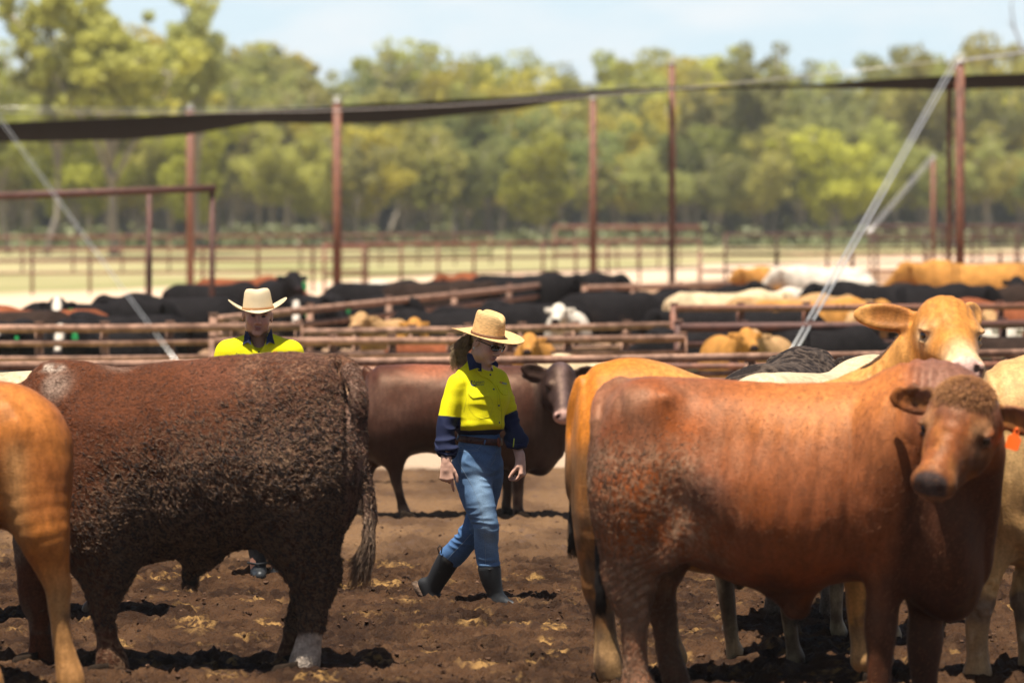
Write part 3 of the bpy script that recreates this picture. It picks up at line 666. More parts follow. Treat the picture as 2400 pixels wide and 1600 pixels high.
def head_field(ear=.17, droop=.0, earw=.058, fat=1.0, face=1.0, earfwd=0.0, mz=1.0, back=0):
    """local frame: x to the nose, y to the animal's left, z up; poll at x=0, nose at x=.5"""
    H = Field()
    H.ell((.05, 0, .0), (.15, .118 * fat, .135), k=.03)
    H.ell((.0, 0, .085), (.085, .085, .06), k=.05)
    H.chain([(.06, 0, .03), (.27, 0, -.015), (.42, 0, -.045)], [.108 * fat, .082 * mz, .066 * mz], k=.05, sc=(1, 1, 1), kk=.03)
    H.chain([(.0, 0, -.10), (.2, 0, -.12), (.39, 0, -.105)], [.085, .066 * mz, .046 * mz], k=.045, kk=.02)
    H.ell((.452, 0, -.055), (.064, .080 * mz, .060 * mz), k=.035)
    for s in (-1, 1):
        H.ell((.09, s * .072, -.075), (.12, .045, .095), k=.05)
        H.ell((.15, s * .088, .055), (.06, .034, .03), k=.03)
        H.ell((.20, s * .072, -.035), (.10, .028, .035), k=.04)
        e_ = .012 + .100 * fat - .0
        H.ell((.160, s * (e_ + .012), .022), (.034, .022, .020), k=.012, mode='s')
        H.ell((.163, s * (e_ - .004), .050), (.040, .022, .011), k=.012)
        H.ell((.165, s * (e_ - .010), -.004), (.036, .020, .009), k=.012)
        H.ell((.503, s * .044, -.035), (.026, .016, .017), k=.012, mode='s')
        H.ell((.492, s * .062, -.028), (.022, .012, .024), k=.014)
        # ear
        dx, dz = (-.35 + earfwd if s != back else -2.0), -droop
        ax = np.array([dx, s * 1.0, dz]); ax /= np.linalg.norm(ax); Rr = frame(ax, (.2, 0, 1.0)) # x along ear
        c = np.array([-.03, s * .09, .035]) + ax * ear * .55
        Rr2 = Rr @ euler(rx=math.radians(-35 * s))
        H.ell(c, (ear * .58, .026, earw), R=Rr2, k=.025)
        nrm = Rr2[:, 1] * (1 if Rr2[0, 1] > 0 else -1)
        H.ell(c + nrm * .024, (ear * .47, .020, earw * .74), R=Rr2, k=.012, mode='s')
    H.ell((.42, 0, -.104), (.10, .10, .0045), k=.006, mode='s')
    return H
def headw(V, R, t, sc, r=.05):
    f = Field(); f.sub(head_field(), R, t, sc); return 1 - sstep(.0, r, f.ev(V, False))
def head_cols(Ph, base, pale=None, muzzle=(.05, .035, .03), eyec=None, pale_amt=.5):
    """Ph: points in head frame"""
    C = np.broadcast_to(np.array(base, float), (len(Ph), 3)).copy() if np.ndim(base) == 1 else np.array(base)
    x, y, z = Ph.T
    inh = (x > -.1) & (x < .6) & (np.abs(y) < .32) & (np.abs(z) < .25)
    if pale is not None:
        t = sstep(.28, .45, x) * pale_amt * inh; C = mixc(C, pale, t)
        e = np.exp(-(((x - .16) / .055) ** 2 + ((z - .02) / .045) ** 2 + ((np.abs(y) - .115) / .05) ** 2)) * inh; C = mixc(C, pale if eyec is None else eyec, np.clip(e * 1.1, 0, 1))
    t = sstep(.470, .492, x + .10 * np.abs(z + .05)) * inh * (1 - sstep(.055, .075, np.abs(y))) * sstep(-.098, -.085, z); C = mixc(C, muzzle, t)
    n = np.exp(-(((x - .505) / .022) ** 2 + ((np.abs(y) - .044) / .015) ** 2 + ((z + .035) / .015) ** 2)) * inh; C = mixc(C, (.03, .015, .012), np.clip(n * 1.4, 0, 1))
    return C
def hoof_geo(cx, cy, z0, fwd, sc=1.0, w=.062):
    m = MB(); f = np.array([fwd[0], fwd[1], 0.0]); f /= np.linalg.norm(f); sd = np.array([-f[1], f[0], 0])
    for s in (-1, 1):
        V = []; F = []; rings = 5
        for i in range(rings):
            t = i / (rings - 1); z = z0 + t * .065 * sc
            for j in range(10):
                a = j / 10 * 2 * math.pi; rx = (.075 - .028 * t) * sc; ry = (.034 - .004 * t) * sc
                p = f * (math.cos(a) * rx * (1.15 if math.cos(a) > 0 else .8) + .02 * sc - .015 * t) + sd * (math.sin(a) * ry + s * w * .5 * sc)
                V.append((cx + p[0], cy + p[1], z + (0 if t < .95 else .012 * -math.cos(a))))
        for i in range(rings - 1):
            for j in range(10): k = (j + 1) % 10; F.append((i * 10 + j, i * 10 + k, (i + 1) * 10 + k, (i + 1) * 10 + j))
        F.append(tuple(range(10))[::-1]); F.append(tuple(range(40, 50))); m.put(V, F)
    return m
def eartag(body, p, n, mt, sz=.055, dirz=(0, 0, -1), label=None, up=None):
    """flat tag hanging from p; n = facing"""
    n = np.array(n, float); n /= np.linalg.norm(n); dn = np.array(dirz, float); dn -= (dn @ n) * n; dn /= np.linalg.norm(dn); sd = np.cross(n, dn); t = .0025; p = np.array(p, float)
    out = [(-.18, 0), (.18, 0), (.22, .35), (.5, .62), (.5, 1.35), (.38, 1.45), (-.38, 1.45), (-.5, 1.35), (-.5, .62), (-.22, .35)]
    V = [p + sd * a * sz + dn * b * sz + n * s * t for s in (1, -1) for a, b in out]; k = len(out)
    F = [tuple(range(k)), tuple(range(k, 2 * k))[::-1]] + [(i, i + k, (i + 1) % k + k, (i + 1) % k) for i in range(k)]
    m = MB(); m.put(V, F); o = m.build('ear_tag', mt, body, smooth=False)
    m = MB(); m.ball(p + n * .004, .008, nu=8, nv=6); m.build('tag_button', mt, body)
    return o
def tufts(body, V, N, wt, n, ln, r0, mt, flow, name='matted_hair', seed=1, lift=.35, curl=.6):
    r = np.random.default_rng(seed); p = wt / wt.sum(); i = r.choice(len(V), n, p=p)
    P = V[i]; Nn = N[i]; T = np.array(flow(P) if callable(flow) else np.broadcast_to(flow, P.shape), float) + r.normal(0, curl, (n, 3))
    T -= (T * Nn).sum(1)[:, None] * Nn; T /= np.linalg.norm(T, axis=1)[:, None] + 1e-9; S = np.cross(Nn, T)
    Ln = ln * r.uniform(.5, 1.4, n)[:, None]; R0 = r0 * r.uniform(.5, 1.3, n)[:, None]; bend = r.normal(0, .35, n)[:, None]
    rings = []
    for t, k, h in ((0, 1, -.1), (.5, .95, lift), (1, .15, lift * .35)):
        c = P + T * Ln * t + Nn * Ln * h * .5 + S * Ln * bend * t * t
        rings += [c + S * R0 * k, c + Nn * R0 * k, c - S * R0 * k]
    VV = np.stack(rings, 1).reshape(-1, 3); b = np.arange(n)[:, None, None] * 9
    F = np.array([(a * 3 + j, a * 3 + (j + 1) % 3, a * 3 + 3 + (j + 1) % 3, a * 3 + 3 + j) for a in (0, 1) for j in range(3)])
    return mk(name, VV, (F[None] + b).reshape(-1, 4), mt, body)
LAST = {}
def finish_beast(name, f, h, colfn, origin, material, label, cat, group=None, disp=None, smooth=1):
    V, F = f.mesh(h)
    if smooth: V = relax(V, F, smooth, .4)
    N = vnorm(V, F)
    if disp is not None: V = V + N * disp(V, N)[:, None]
    o = mk(name, V, F, material, origin=origin, attrs={'Col': colfn(V, N)}); LAST['V'] = V; LAST['N'] = vnorm(V, F)
    return tag(o, label, cat, group)
def eyes(body, R, t, sc=1.0, r=.025, fat=1.0):
    for s in (-1, 1):
        p = np.array(R) @ np.array([.162, s * (.100 * fat - .008), .022]) * sc + t; m = MB(); m.ball(p, r * sc, nu=16, nv=10); m.build('eye', EYE, body)
def swirl(V, F0=30, s=0):              # matted curls
    q = V + np.stack([vn(V, 9, s + 1), vn(V, 9, s + 2), vn(V, 9, s + 3)], 1) * .05
    return 1 - np.abs(vn(q, F0, s)) * 2

# ---------------- 1. big matted brown bull on the left, side on, facing left
def left_bull():
    d = 18.8; X = lambda px, py, dy=0.0: W(px, py, d + dy); s_ = d / FPX
    f = Field()
    top = [(52, 985, 1120), (75, 930, 1230), (105, 885, 1290), (150, 872, 1340), (210, 868, 1372), (300, 862, 1330), (400, 847, 1306), (500, 836, 1300), (600, 832, 1290), (690, 829, 1290), (745, 831, 1280), (786, 856, 1255), (812, 905, 1225), (830, 975, 1185), (841, 1030, 1130)]
    hw = [.08, .17, .23, .27, .31, .35, .40, .42, .42, .37, .33, .29, .26, .21, .10]
    st = []
    for (px, a, b), wv in zip(top, hw):
        A = X(px, a)[2]; B = X(px, b)[2]; st.append(((px - 1200) * s_, d, wv, (A + B) / 2, (A - B) / 2))
    f.loft(st, 0, (1, 2), k=.08, p=2.05, egg=.13)
    # flank tuck cut
    f.ell(X(590, 1345), (.16, .5, .13), k=.10, mode='s')
    f.ell(X(60, 1400), (.30, .6, .18), k=.08, mode='s')
    # hindquarters, shoulder and ribs
    for sg in (-1, 1):
        y = sg * .20
        f.ell(X(720, 1075, y), (.26, .17, .34), k=.12)
        f.ell(X(240, 1120, sg * .2), (.22, .15, .35), k=.12)
        f.ell(X(700, 905, sg * .17), (.14, .10, .10), k=.12)
    f.ell(X(610, 985, -.50), (.15, .13, .13), k=.14, mode='s'); f.ell(X(360, 1160, -.52), (.07, .13, .26), k=.12, mode='s')
    # near hind leg
    hl = [(712, 1130, 118), (702, 1225, 98), (722, 1318, 66), (737, 1345, 60), (735, 1395, 42), (731, 1455, 31), (722, 1510, 31), (712, 1555, 36), (704, 1580, 33)]
    f.chain([X(a, b, -.20) for a, b, c in hl], [c * s_ for a, b, c in hl], k=.08, sc=(1, .8, 1), kk=.04)
    f.chain([X(755, 1290, -.2), X(776, 1338, -.2), X(762, 1400, -.2)], [.05, .042, .03], k=.04)
    h2 = [(760, 1130, 100), (752, 1225, 80), (772, 1310, 56), (768, 1350, 44), (756, 1400, 32), (742, 1455, 26), (730, 1510, 28), (722, 1545, 32)]
    h2 = [(a - 45, b, c) for a, b, c in h2]
    f.chain([X(a, b, .22) for a, b, c in h2], [c * s_ for a, b, c in h2], k=.08, sc=(1, .8, 1), kk=.04)
    fl = [(255, 1220, 95), (250, 1320, 66), (244, 1385, 42), (243, 1450, 26), (252, 1500, 28), (264, 1550, 38), (270, 1575, 36)]
    f.chain([X(a, b, -.20) for a, b, c in fl], [c * s_ for a, b, c in fl], k=.08, sc=(1, .85, 1), kk=.04)
    f2 = [(110, 1240, 80), (90, 1330, 50), (82, 1400, 36), (92, 1450, 25), (96, 1500, 27), (96, 1545, 33)]
    f.chain([X(a, b, .20) for a, b, c in f2], [c * s_ for a, b, c in f2], k=.08, sc=(1, .85, 1), kk=.04)
    # sheath
    f.chain([X(480, 1285), X(455, 1320), X(446, 1345)], [.09, .055, .03], k=.06)
    # neck and head reaching left, out of the frame
    f.chain([X(150, 1010), X(20, 1035, .12), X(-110, 1060, .28)], [.30, .235, .19], k=.12, sc=(1, .72, 1), kk=.05)
    f.ell(X(126, 885), (.10, .09, .05), k=.05)
    hd = X(-95, 985, .30); R = frame((-.75, -.35, -.45), (0, 0, 1))
    f.sub(head_field(ear=.19, droop=.15), R, hd, 1.06)
    # tail
    tl = [(780, 850, 17), (815, 862, 22), (838, 925, 21), (842, 1010, 18), (848, 1080, 16), (862, 1150, 15), (868, 1215, 14), (862, 1250, 13)]
    f.chain([X(a, b, -.22 if b > 900 else -.05) for a, b, c in tl], [c * s_ for a, b, c in tl], k=.03, kk=.02)
    def disp(V, N):
        px = V[:, 0] / V[:, 1] * FPX + 1200; py = HOR - (V[:, 2] - CAMH) / V[:, 1] * FPX
        amt = .25 + .75 * sstep(-120, 200, (py - 1130) + .55 * (px - 420)) * sstep(100, 420, px)
        amt = amt * (1 - .85 * sstep(1480, 1490, py)); tail = (px > 800) & (V[:, 1] < d - .12); amt = np.where(tail, .25, amt)
        ga = lambda x, s_: np.exp(-(x / s_) ** 2); form = (-.018 * ga(px - (600 - .05 * (py - 1000)), 18) * sstep(960, 1060, py) * (1 - sstep(1230, 1290, py)) - .016 * ga(px - (345 + .08 * (py - 1000)), 18) * sstep(930, 1000, py) * (1 - sstep(1260, 1320, py)) + .022 * ga(px - 628, 30) * ga(py - 862, 20) - .016 * ga(px - (812 + .02 * (py - 900)), 9) * sstep(880, 930, py) * (1 - sstep(1150, 1200, py))) * (N[:, 1] < .2)
        return form + .0055 * amt * swirl(V, 44, 3) + .005 * amt * swirl(V, 70, 8) + .016 * fbm(V, 4.5, 3, 6)
    def col(V, N):
        px = V[:, 0] / V[:, 1] * FPX + 1200; py = HOR - (V[:, 2] - CAMH) / V[:, 1] * FPX
        C = np.broadcast_to(np.array([.085, .024, .009]), V.shape).copy()
        red = sstep(-.2, .5, fbm(V, 2.2, 3, 31)); C = mixc(C, (.135, .048, .026), red * .6)
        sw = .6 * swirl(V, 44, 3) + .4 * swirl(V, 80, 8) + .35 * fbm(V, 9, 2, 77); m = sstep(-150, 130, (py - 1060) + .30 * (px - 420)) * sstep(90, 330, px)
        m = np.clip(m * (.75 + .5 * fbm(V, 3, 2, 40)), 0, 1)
        C = mixc(C, (.024, .013, .008), m * .92)  # caked mud on the lower body, with underside shade mixed into the same colour
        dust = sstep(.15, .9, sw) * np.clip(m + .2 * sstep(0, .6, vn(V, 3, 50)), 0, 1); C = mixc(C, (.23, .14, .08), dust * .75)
        rump = sstep(520, 620, px) * (1 - sstep(1000, 1120, py)) * sstep(-.2, .9, .6 * swirl(V * np.array([.7, 1, 1.6]), 38, 9) + .6 * fbm(V, 7, 3, 19)); C = mixc(C, (.21, .115, .068), rump * .7)
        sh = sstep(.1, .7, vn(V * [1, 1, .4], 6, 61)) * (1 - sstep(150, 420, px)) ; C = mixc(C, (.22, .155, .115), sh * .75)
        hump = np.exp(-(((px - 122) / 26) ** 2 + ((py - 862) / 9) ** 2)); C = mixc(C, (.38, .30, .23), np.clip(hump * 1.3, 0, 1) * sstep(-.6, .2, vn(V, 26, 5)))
        tail = (px > 800) & (V[:, 1] < d - .10); C[tail] = mixc(np.broadcast_to((.17, .10, .07), V.shape), (.07, .04, .028), sstep(-.2, .4, vn(V * [1, 1, .3], 40, 3)))[tail]
        low = sstep(1380, 1450, py) * (1 - sstep(1480, 1490, py)); C = mixc(C, (.11, .068, .045), low * sstep(-.3, .3, vn(V, 18, 7)) * .8)
        sock = sstep(1484 , 1494, py + 14 * vn(V, 14, 8)) * (px > 600) * (V[:, 1] < d); C = mixc(C, (.50, .40, .31), sock * (.72 + .28 * vn(V, 30, 5)))
        return C
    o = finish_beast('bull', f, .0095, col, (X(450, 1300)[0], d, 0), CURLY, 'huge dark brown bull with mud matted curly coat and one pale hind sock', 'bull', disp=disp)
    for a, b, yy in ((700, 0, -.20), (718, 0, .22), (268, 0, -.20), (92, 0, .20)):
        p = X(a, 1500, yy); hoof_geo(p[0] - .03, p[1], .0, (-1, 0, 0), 1.25).build('hoof', HOOF, o)
    V, N = LAST['V'], LAST['N']; px = V[:, 0] / V[:, 1] * FPX + 1200; py = HOR - (V[:, 2] - CAMH) / V[:, 1] * FPX
    m = sstep(-150, 150, (py - 1040) + .30 * (px - 420)) * sstep(90, 330, px) * (N[:, 1] < .25) * (py < 1475) * (1 - .6 * ((px > 805) & (V[:, 1] < d - .12)))
    fl = lambda P: np.stack([.7 + 0 * P[:, 0], 0 * P[:, 0], -.75 + .5 * vn(P, 4, 5)], 1)
    m = m ** 1.4; tufts(o, V, N, m + .001, 15000, .024, .0024, HAIRT2, fl, seed=3); tufts(o, V, N, m + .001, 9000, .026, .003, mat('brown_hair', (.030, .016, .010), .8, var=.5, vscale=30), fl, seed=4, name='dark_curls')
    tufts(o, V, N, (.12 + sstep(500, 640, px)) * (N[:, 1] < .25) * (1 - sstep(1000, 1150, py)) + .0001, 8000, .022, .0018, HAIRT3, lambda P: np.stack([1 + 0 * P[:, 0], 0 * P[:, 0], -.3 + .7 * vn(P, 5, 9)], 1), seed=6, name='dusty_hair', lift=.2)
    tufts(o, V, N, (N[:, 1] < .3) * (1 - .8 * sstep(500, 700, px)) * (py < 1250) + .0001, 15000, .016, .0009, HAIRT3, lambda P: np.stack([.8 + 0 * P[:, 0], 0 * P[:, 0], -.5 + .6 * vn(P, 5, 12)], 1), seed=7, name='coat_hair', lift=.2, curl=.35)
    P = []
    for i in range(420):
        t = rng.uniform(0, 1); a = X(866 - 3 * t + rng.uniform(-9, 9), 1180 + 80 * t, -.22 + rng.uniform(-.03, .03)); e = X(842 + rng.uniform(-28, 26), rng.uniform(1310, 1385), -.22 + rng.uniform(-.05, .05)); mid = X(872 + rng.uniform(-22, 22), 1275, -.22 + rng.uniform(-.05, .05))
        P.append([(1 - u) ** 2 * a + 2 * u * (1 - u) * mid + u * u * e + rng.normal(0, .004, 3) for u in np.linspace(0, 1, 7)])
    strands(P, .0035).build('tail_switch', HAIRT, o)
    P = []
    for i in range(120):
        a = X(446 + rng.uniform(-16, 16), 1335, rng.uniform(-.04, .04)); e = X(446 + rng.uniform(-24, 22), rng.uniform(1365, 1385), rng.uniform(-.04, .04)); P.append([a + (e - a) * u + rng.normal(0, .004, 3) for u in np.linspace(0, 1, 5)])
    strands(P, .004).build('sheath_hair', HAIRD, o)
    e = X(-38, 935, .05); eyes(o, R, hd, 1.06); eartag(o, X(4, 908, .0), (.3, -1, .1), TAGO, .045)
    return o
# ---------------- 2. tan steer at the left edge, seen from behind
def tan_steer():
    d = 17.45; X = lambda px, py, dy=0.0: W(px, py, d + dy); s_ = d / FPX
    f = Field(); fwd = np.array([-.60, .80]); rt = np.array([.80, .60])
    def B(fw, r, px, py): # along forward, right, anchored at pixel column
        p = X(px, py); return np.array([p[0] + fwd[0] * fw + rt[0] * r, p[1] + fwd[1] * fw + rt[1] * r, p[2]])
    # rear mass
    f.ell(B(.28, 0, 10, 1075), (.36, .30, .33), R=euler(rz=math.radians(-53)), k=.1)
    f.ell(B(.14, .135, 5, 1075), (.27, .19, .32), R=euler(rz=math.radians(-53)), k=.1)
    f.ell(B(.14, -.165, 5, 1085), (.25, .17, .30), R=euler(rz=math.radians(-53)), k=.1)
    f.chain([B(.10, 0, 10, 1010), B(.9, 0, 10, 1045), B(1.45, 0, 10, 1090)], [.17, .34, .30], k=.12, sc=(1, 1, 1.05))
    f.ell(B(.1, .16, 5, 990), (.16, .12, .09), R=euler(rz=math.radians(-53)), k=.1)
    f.chain([B(1.45, 0, 10, 1060), B(1.9, 0, 10, 960)], [.26, .17], k=.1)
    f.sub(head_field(), frame((-.7, .6, -.35), (0, 0, 1)), B(1.95, 0, 10, 940), 1.0)
    L1 = [(72, 1060, 92), (80, 1150, 84), (98, 1240, 66), (118, 1312, 46), (134, 1372, 31), (139, 1430, 25), (148, 1495, 23), (156, 1545, 27), (165, 1590, 33), (172, 1630, 32)]
    f.chain([X(a, b, -.0 + max(0, (1240 - b)) * .0006) for a, b, c in L1], [c * s_ for a, b, c in L1], k=.14, sc=(1, 1.1, 1), kk=.03)
    f.ell(X(153, 1372, .02), (.028, .05, .045), k=.03)
    L2 = [(a - 190, b, c) for a, b, c in L1]; f.chain([X(a, b, -.1) for a, b, c in L2], [c * s_ for a, b, c in L2], k=.07, sc=(1, 1.1, 1), kk=.03)
    for sg in (-1, 1):
        q = [B(1.35, sg * .17, 10, p) for p in (1180, 1400, 1520, 1630)]; f.chain(q, [.15, .065, .045, .05], k=.08)
    f.chain([B(-.04, .0, 10, 960), B(-.12, .02, 8, 1010), B(-.13, .02, -14, 1080), B(-.12, .0, -40, 1180)], [.035, .035, .025, .02], k=.03)
    def col(V, N):
        px = V[:, 0] / V[:, 1] * FPX + 1200; py = HOR - (V[:, 2] - CAMH) / V[:, 1] * FPX
        C = np.broadcast_to(np.array([.38, .125, .025]), V.shape).copy()
        C = mixc(C, (.25, .075, .02), sstep(-.3, .5, fbm(V, 3, 3, 5)) * .75)
        C = mixc(C, (.46, .21, .07), np.exp(-((px - 35) / 28) ** 2) * sstep(1010, 1080, py) * (1 - sstep(1260, 1320, py)))
        C = mixc(C, (.44, .22, .075), sstep(1300, 1420, py) * .8)
        mud = sstep(.05, .4, fbm(V * [1, 1, .5], 16, 3, 9)) * sstep(1290, 1390, py); C = mixc(C, (.13, .075, .04), mud * .8)
        C = mixc(C, (.16, .09, .05), sstep(.35, .7, fbm(V, 5, 3, 15)) * .5 * sstep(1150, 1250, py))
        return C
    o = finish_beast('steer', f, .012, col, (X(-40, 1300)[0], d + .5, 0), COAT, 'tan orange steer at the left edge seen from behind with muddy hind leg', 'steer', disp=lambda V, N: .006 * fbm(V, 7, 3, 4))
    for a, dy in ((168, 0), (-22, -.1)):
        p = X(a, 1600, dy); hoof_geo(p[0], p[1] + .02, 0, (.2, 1), 1.05).build('hoof', HOOF, o)
    return o
# ---------------- 3. red bull, right foreground
def red_bull():
    d = 17.3; X = lambda px, py, dy=0.0: W(px, py, d + dy); s_ = d / FPX; K = -.27
    Y = lambda px: K * (px - 1750) * s_
    f = Field()
    tb = [(1398, 1010, 1150, .08), (1412, 935, 1235, .20), (1440, 905, 1290, .26), (1490, 891, 1318, .31), (1560, 886, 1318, .35), (1650, 888, 1338, .40), (1740, 893, 1372, .43), (1830, 897, 1385, .43), (1920, 897, 1372, .40), (2010, 893, 1358, .33), (2090, 886, 1380, .29), (2160, 878, 1420, .27), (2215, 890, 1430, .26), (2250, 940, 1410, .19), (2274, 1010, 1370, .11), (2288, 1090, 1290, .05)]
    st = []
    for px, a, b, wv in tb:
        A = X(px, a)[2]; B = X(px, b)[2]; st.append(((px - 1200) * s_, d, wv, (A + B) / 2, (A - B) / 2))
    f.loft(st, 0, (1, 2), k=.08, p=2.0, egg=.15, shear=(0, K, (1750 - 1200) * s_))
    f.ell(X(1592, 1368, Y(1592)), (.10, .6, .075), k=.08, mode='s')
    f.ell(X(1960, 1440, Y(1960)), (.16, .6, .10), k=.06, mode='s')
    for sg in (-1, 1):
        f.ell(X(1500, 1110, Y(1500) + sg * .17), (.22, .16, .36), k=.12)
        f.ell(X(2085, 1095, Y(2085) + sg * .22), (.17, .15, .36), R=euler(ry=.18), k=.09)
        f.ell(X(1530, 960, Y(1530) + sg * .16), (.13, .12, .10), k=.12)
    f.ell(X(2185, 905, Y(2185)), (.22, .13, .10), k=.10)   # crest
    f.ell(X(1650, 985, Y(1650) - .58), (.22, .17, .17), k=.22, mode='s')
    f.ell(X(1610, 1240, Y(1610) - .50), (.08, .15, .20), R=euler(ry=-.5), k=.16, mode='s')
    f.chain([X(1625, 1235, Y(1625) - .22), X(1560, 1310, Y(1560) - .24)], [.07, .05], k=.10)
    f.chain([X(1860, 1385, Y(1860)), X(1868, 1425, Y(1860))], [.10, .055], k=.06, sc=(1.2, .8, 1))
    # near hind
    L = [(1485, 1170, 98), (1482, 1270, 80), (1484, 1345, 60), (1484, 1390, 50), (1487, 1432, 38), (1488, 1506, 30), (1490, 1570, 31), (1496, 1615, 42), (1505, 1650, 40)]
    f.chain([X(a, b, Y(1480) - .18) for a, b, c in L], [c * s_ for a, b, c in L], k=.08, sc=(1, .85, 1), kk=.04)
    f.chain([X(1440, 1290, Y(1480) - .18), X(1434, 1352, Y(1480) - .18), X(1455, 1420, Y(1480) - .18)], [.035, .040, .028], k=.05)
    L = [(1570, 1200, 90), (1560, 1300, 62), (1545, 1370, 42), (1555, 1440, 32), (1565, 1520, 28), (1580, 1580, 32), (1588, 1605, 32)]
    f.chain([X(a, b, Y(1540) + .17) for a, b, c in L], [c * s_ for a, b, c in L], k=.08, sc=(1, .85, 1), kk=.04)
    # fore legs
    L = [(2085, 1240, 78), (2082, 1330, 54), (2070, 1410, 41), (2064, 1470, 40), (2062, 1530, 31), (2060, 1600, 28), (2064, 1680, 36)]
    f.chain([X(a, b, Y(2080) - .16) for a, b, c in L], [c * s_ for a, b, c in L], k=.08, sc=(1, .85, 1), kk=.04)
    L = [(2185, 1260, 78), (2178, 1360, 55), (2170, 1440, 42), (2168, 1500, 42), (2166, 1560, 34), (2168, 1620, 30), (2170, 1670, 38)]
    f.chain([X(a, b, Y(2170) + .16) for a, b, c in L], [c * s_ for a, b, c in L], k=.08, sc=(1, .85, 1), kk=.04)
    # neck to the head, dewlap
    yh = Y(2250)
    f.chain([X(2140, 1040, Y(2140)), X(2235, 1010, yh - .10), X(2262, 985, yh - .40)], [.28, .21, .125], k=.10, sc=(1, .8, 1), kk=.06)
    f.chain([X(2300, 1080, yh - .20), X(2290, 1200, yh - .08), X(2268, 1330, yh), X(2235, 1395, yh + .02)], [.10, .095, .085, .06], k=.09, sc=(1, .6, 1), kk=.05)
    R = frame((-.42, -.76, -.47), (.10, -.2, 1)); hd = X(2268, 982, yh - .52); HS = 1.12
    f.ell(hd + R @ np.array([.0, 0, .10]) * HS, (.11, .112, .085), R=R, k=.05)
    Rf = R @ np.diag([1 / .85, 1, 1]); Re = R @ np.diag([.85, 1, 1])
    f.sub(head_field(ear=.225, droop=.16, earw=.062, fat=1.25, earfwd=.22, mz=1.12), Rf, hd, HS)
    hp = lambda V: ((V - hd) @ Rf) / HS
    # tail
    L = [(1450, 905, 20), (1418, 930, 24), (1402, 990, 20), (1398, 1080, 15), (1402, 1180, 12), (1408, 1290, 11)]
    f.chain([X(a, b, Y(1410) - (.16 if b > 950 else .02)) for a, b, c in L], [c * s_ for a, b, c in L], k=.03, kk=.02)
    def disp(V, N):
        px = V[:, 0] / V[:, 1] * FPX + 1200; py = HOR - (V[:, 2] - CAMH) / V[:, 1] * FPX
        rear = 1 - sstep(1500, 1850, px); q = hp(V); head = (q[:, 0] > -.05) & (np.abs(q[:, 1]) < .3) & (np.abs(q[:, 2]) < .2) & (V[:, 1] < d - .25) & (px > 2060)
        folds = np.sin((px + .10 * (py - 900)) * .165) * np.exp(-((px - 2150) / 60) ** 2) * (1 - sstep(960, 1060, py)) * .006
        wr = np.sin((py + .5 * (px - 1480)) * .30 + 5 * vn(V, 6, 3)) * sstep(1250, 1300, py) * (1 - sstep(1430, 1480, py)) * np.exp(-((px - 1500) / 70) ** 2) * .004
        near = (N[:, 1] < .2) & (V[:, 1] < d + .1)
        ga = lambda x, s_: np.exp(-(x / s_) ** 2)
        form = -.014 * ga(px - (2000 - .06 * (py - 980)), 13) * sstep(960, 1040, py) * (1 - sstep(1250, 1330, py)) - .016 * ga(px - (1585 + .10 * (py - 1100)), 16) * sstep(1040, 1130, py) * (1 - sstep(1290, 1330, py)) + .020 * ga(px - 1562, 26) * ga(py - 932, 18) + .010 * ga(px - 2075, 50) * ga(py - 1050, 70) + .0035 * np.sin((px - 1650 + .15 * (py - 1000)) * .105) * sstep(1640, 1700, px) * (1 - sstep(1930, 1980, px)) * sstep(960, 1020, py) * (1 - sstep(1220, 1290, py)) - .010 * ga(px - 1452, 9) * ga(py - 945, 40) + .008 * ga(px - 2030, 22) * sstep(1150, 1200, py) * (1 - sstep(1290, 1330, py))
        form = form * near
        return form + np.where(head, .0015 * vn(V, 30, 2), (.0035 * swirl(V, 55, 5)) * rear * sstep(1000, 1150, py) + .010 * fbm(V, 3.2, 3, 7) + folds + wr)
    def col(V, N):
        px = V[:, 0] / V[:, 1] * FPX + 1200; py = HOR - (V[:, 2] - CAMH) / V[:, 1] * FPX; q = hp(V)
        C = np.broadcast_to(np.array([.235, .056, .011]), V.shape).copy()
        C = mixc(C, (.38, .125, .030), sstep(1600, 1900, px) * (1 - sstep(2080, 2170, px)) * (1 - sstep(950, 1230, py)) * .9)  # sun sheen on upper flank and shoulder, put into the coat colour
        C = mixc(C, (.17, .058, .028), sstep(-.2, .5, fbm(V, 2.5, 3, 12)) * .6)
        C = mixc(C, (.17, .085, .06), sstep(2100, 2180, px) * (1 - sstep(930, 1040, py)) * .8)
        dirt = (1 - sstep(1560, 1800, px)); dn = fbm(V, 4, 3, 22); C = mixc(C, (.20, .112, .068), dirt * sstep(-.35, .35, dn) * .6)
        curl = .6 * swirl(V, 50, 5) + .5 * fbm(V, 10, 3, 15); C = mixc(C, (.36, .25, .15), dirt * sstep(.2, .8, curl) * sstep(980, 1130, py) * .6)
        C = mixc(C, (.085, .05, .032), sstep(.15, .5, fbm(V, 7, 3, 33)) * dirt * sstep(1080, 1250, py) * .7)
        C = mixc(C, (.12, .055, .035), np.exp(-(((px - 1660) / 60) ** 2 + ((py - 1150) / 55) ** 2)) * .8)
        leg = sstep(1340, 1420, py + 40 * vn(V, 6, 71)); C = mixc(C, (.20, .105, .06), leg * .6 * (px < 1520)); C = mixc(C, (.055, .022, .012), leg * .85 * (px > 1520))  # near hind leg brown; other legs and belly have shade painted into the colour
        C = mixc(C, (.050, .017, .009), sstep(2090, 2150, px + .12 * (py - 1100) + 18 * vn(V, 5, 77)) * sstep(1060, 1130, py) * .9)  # shade on chest and dewlap, painted into the coat
        head = headw(V, Rf, hd, HS, .035)
        Hc = np.broadcast_to(np.array([.18, .052, .014]), V.shape).copy()
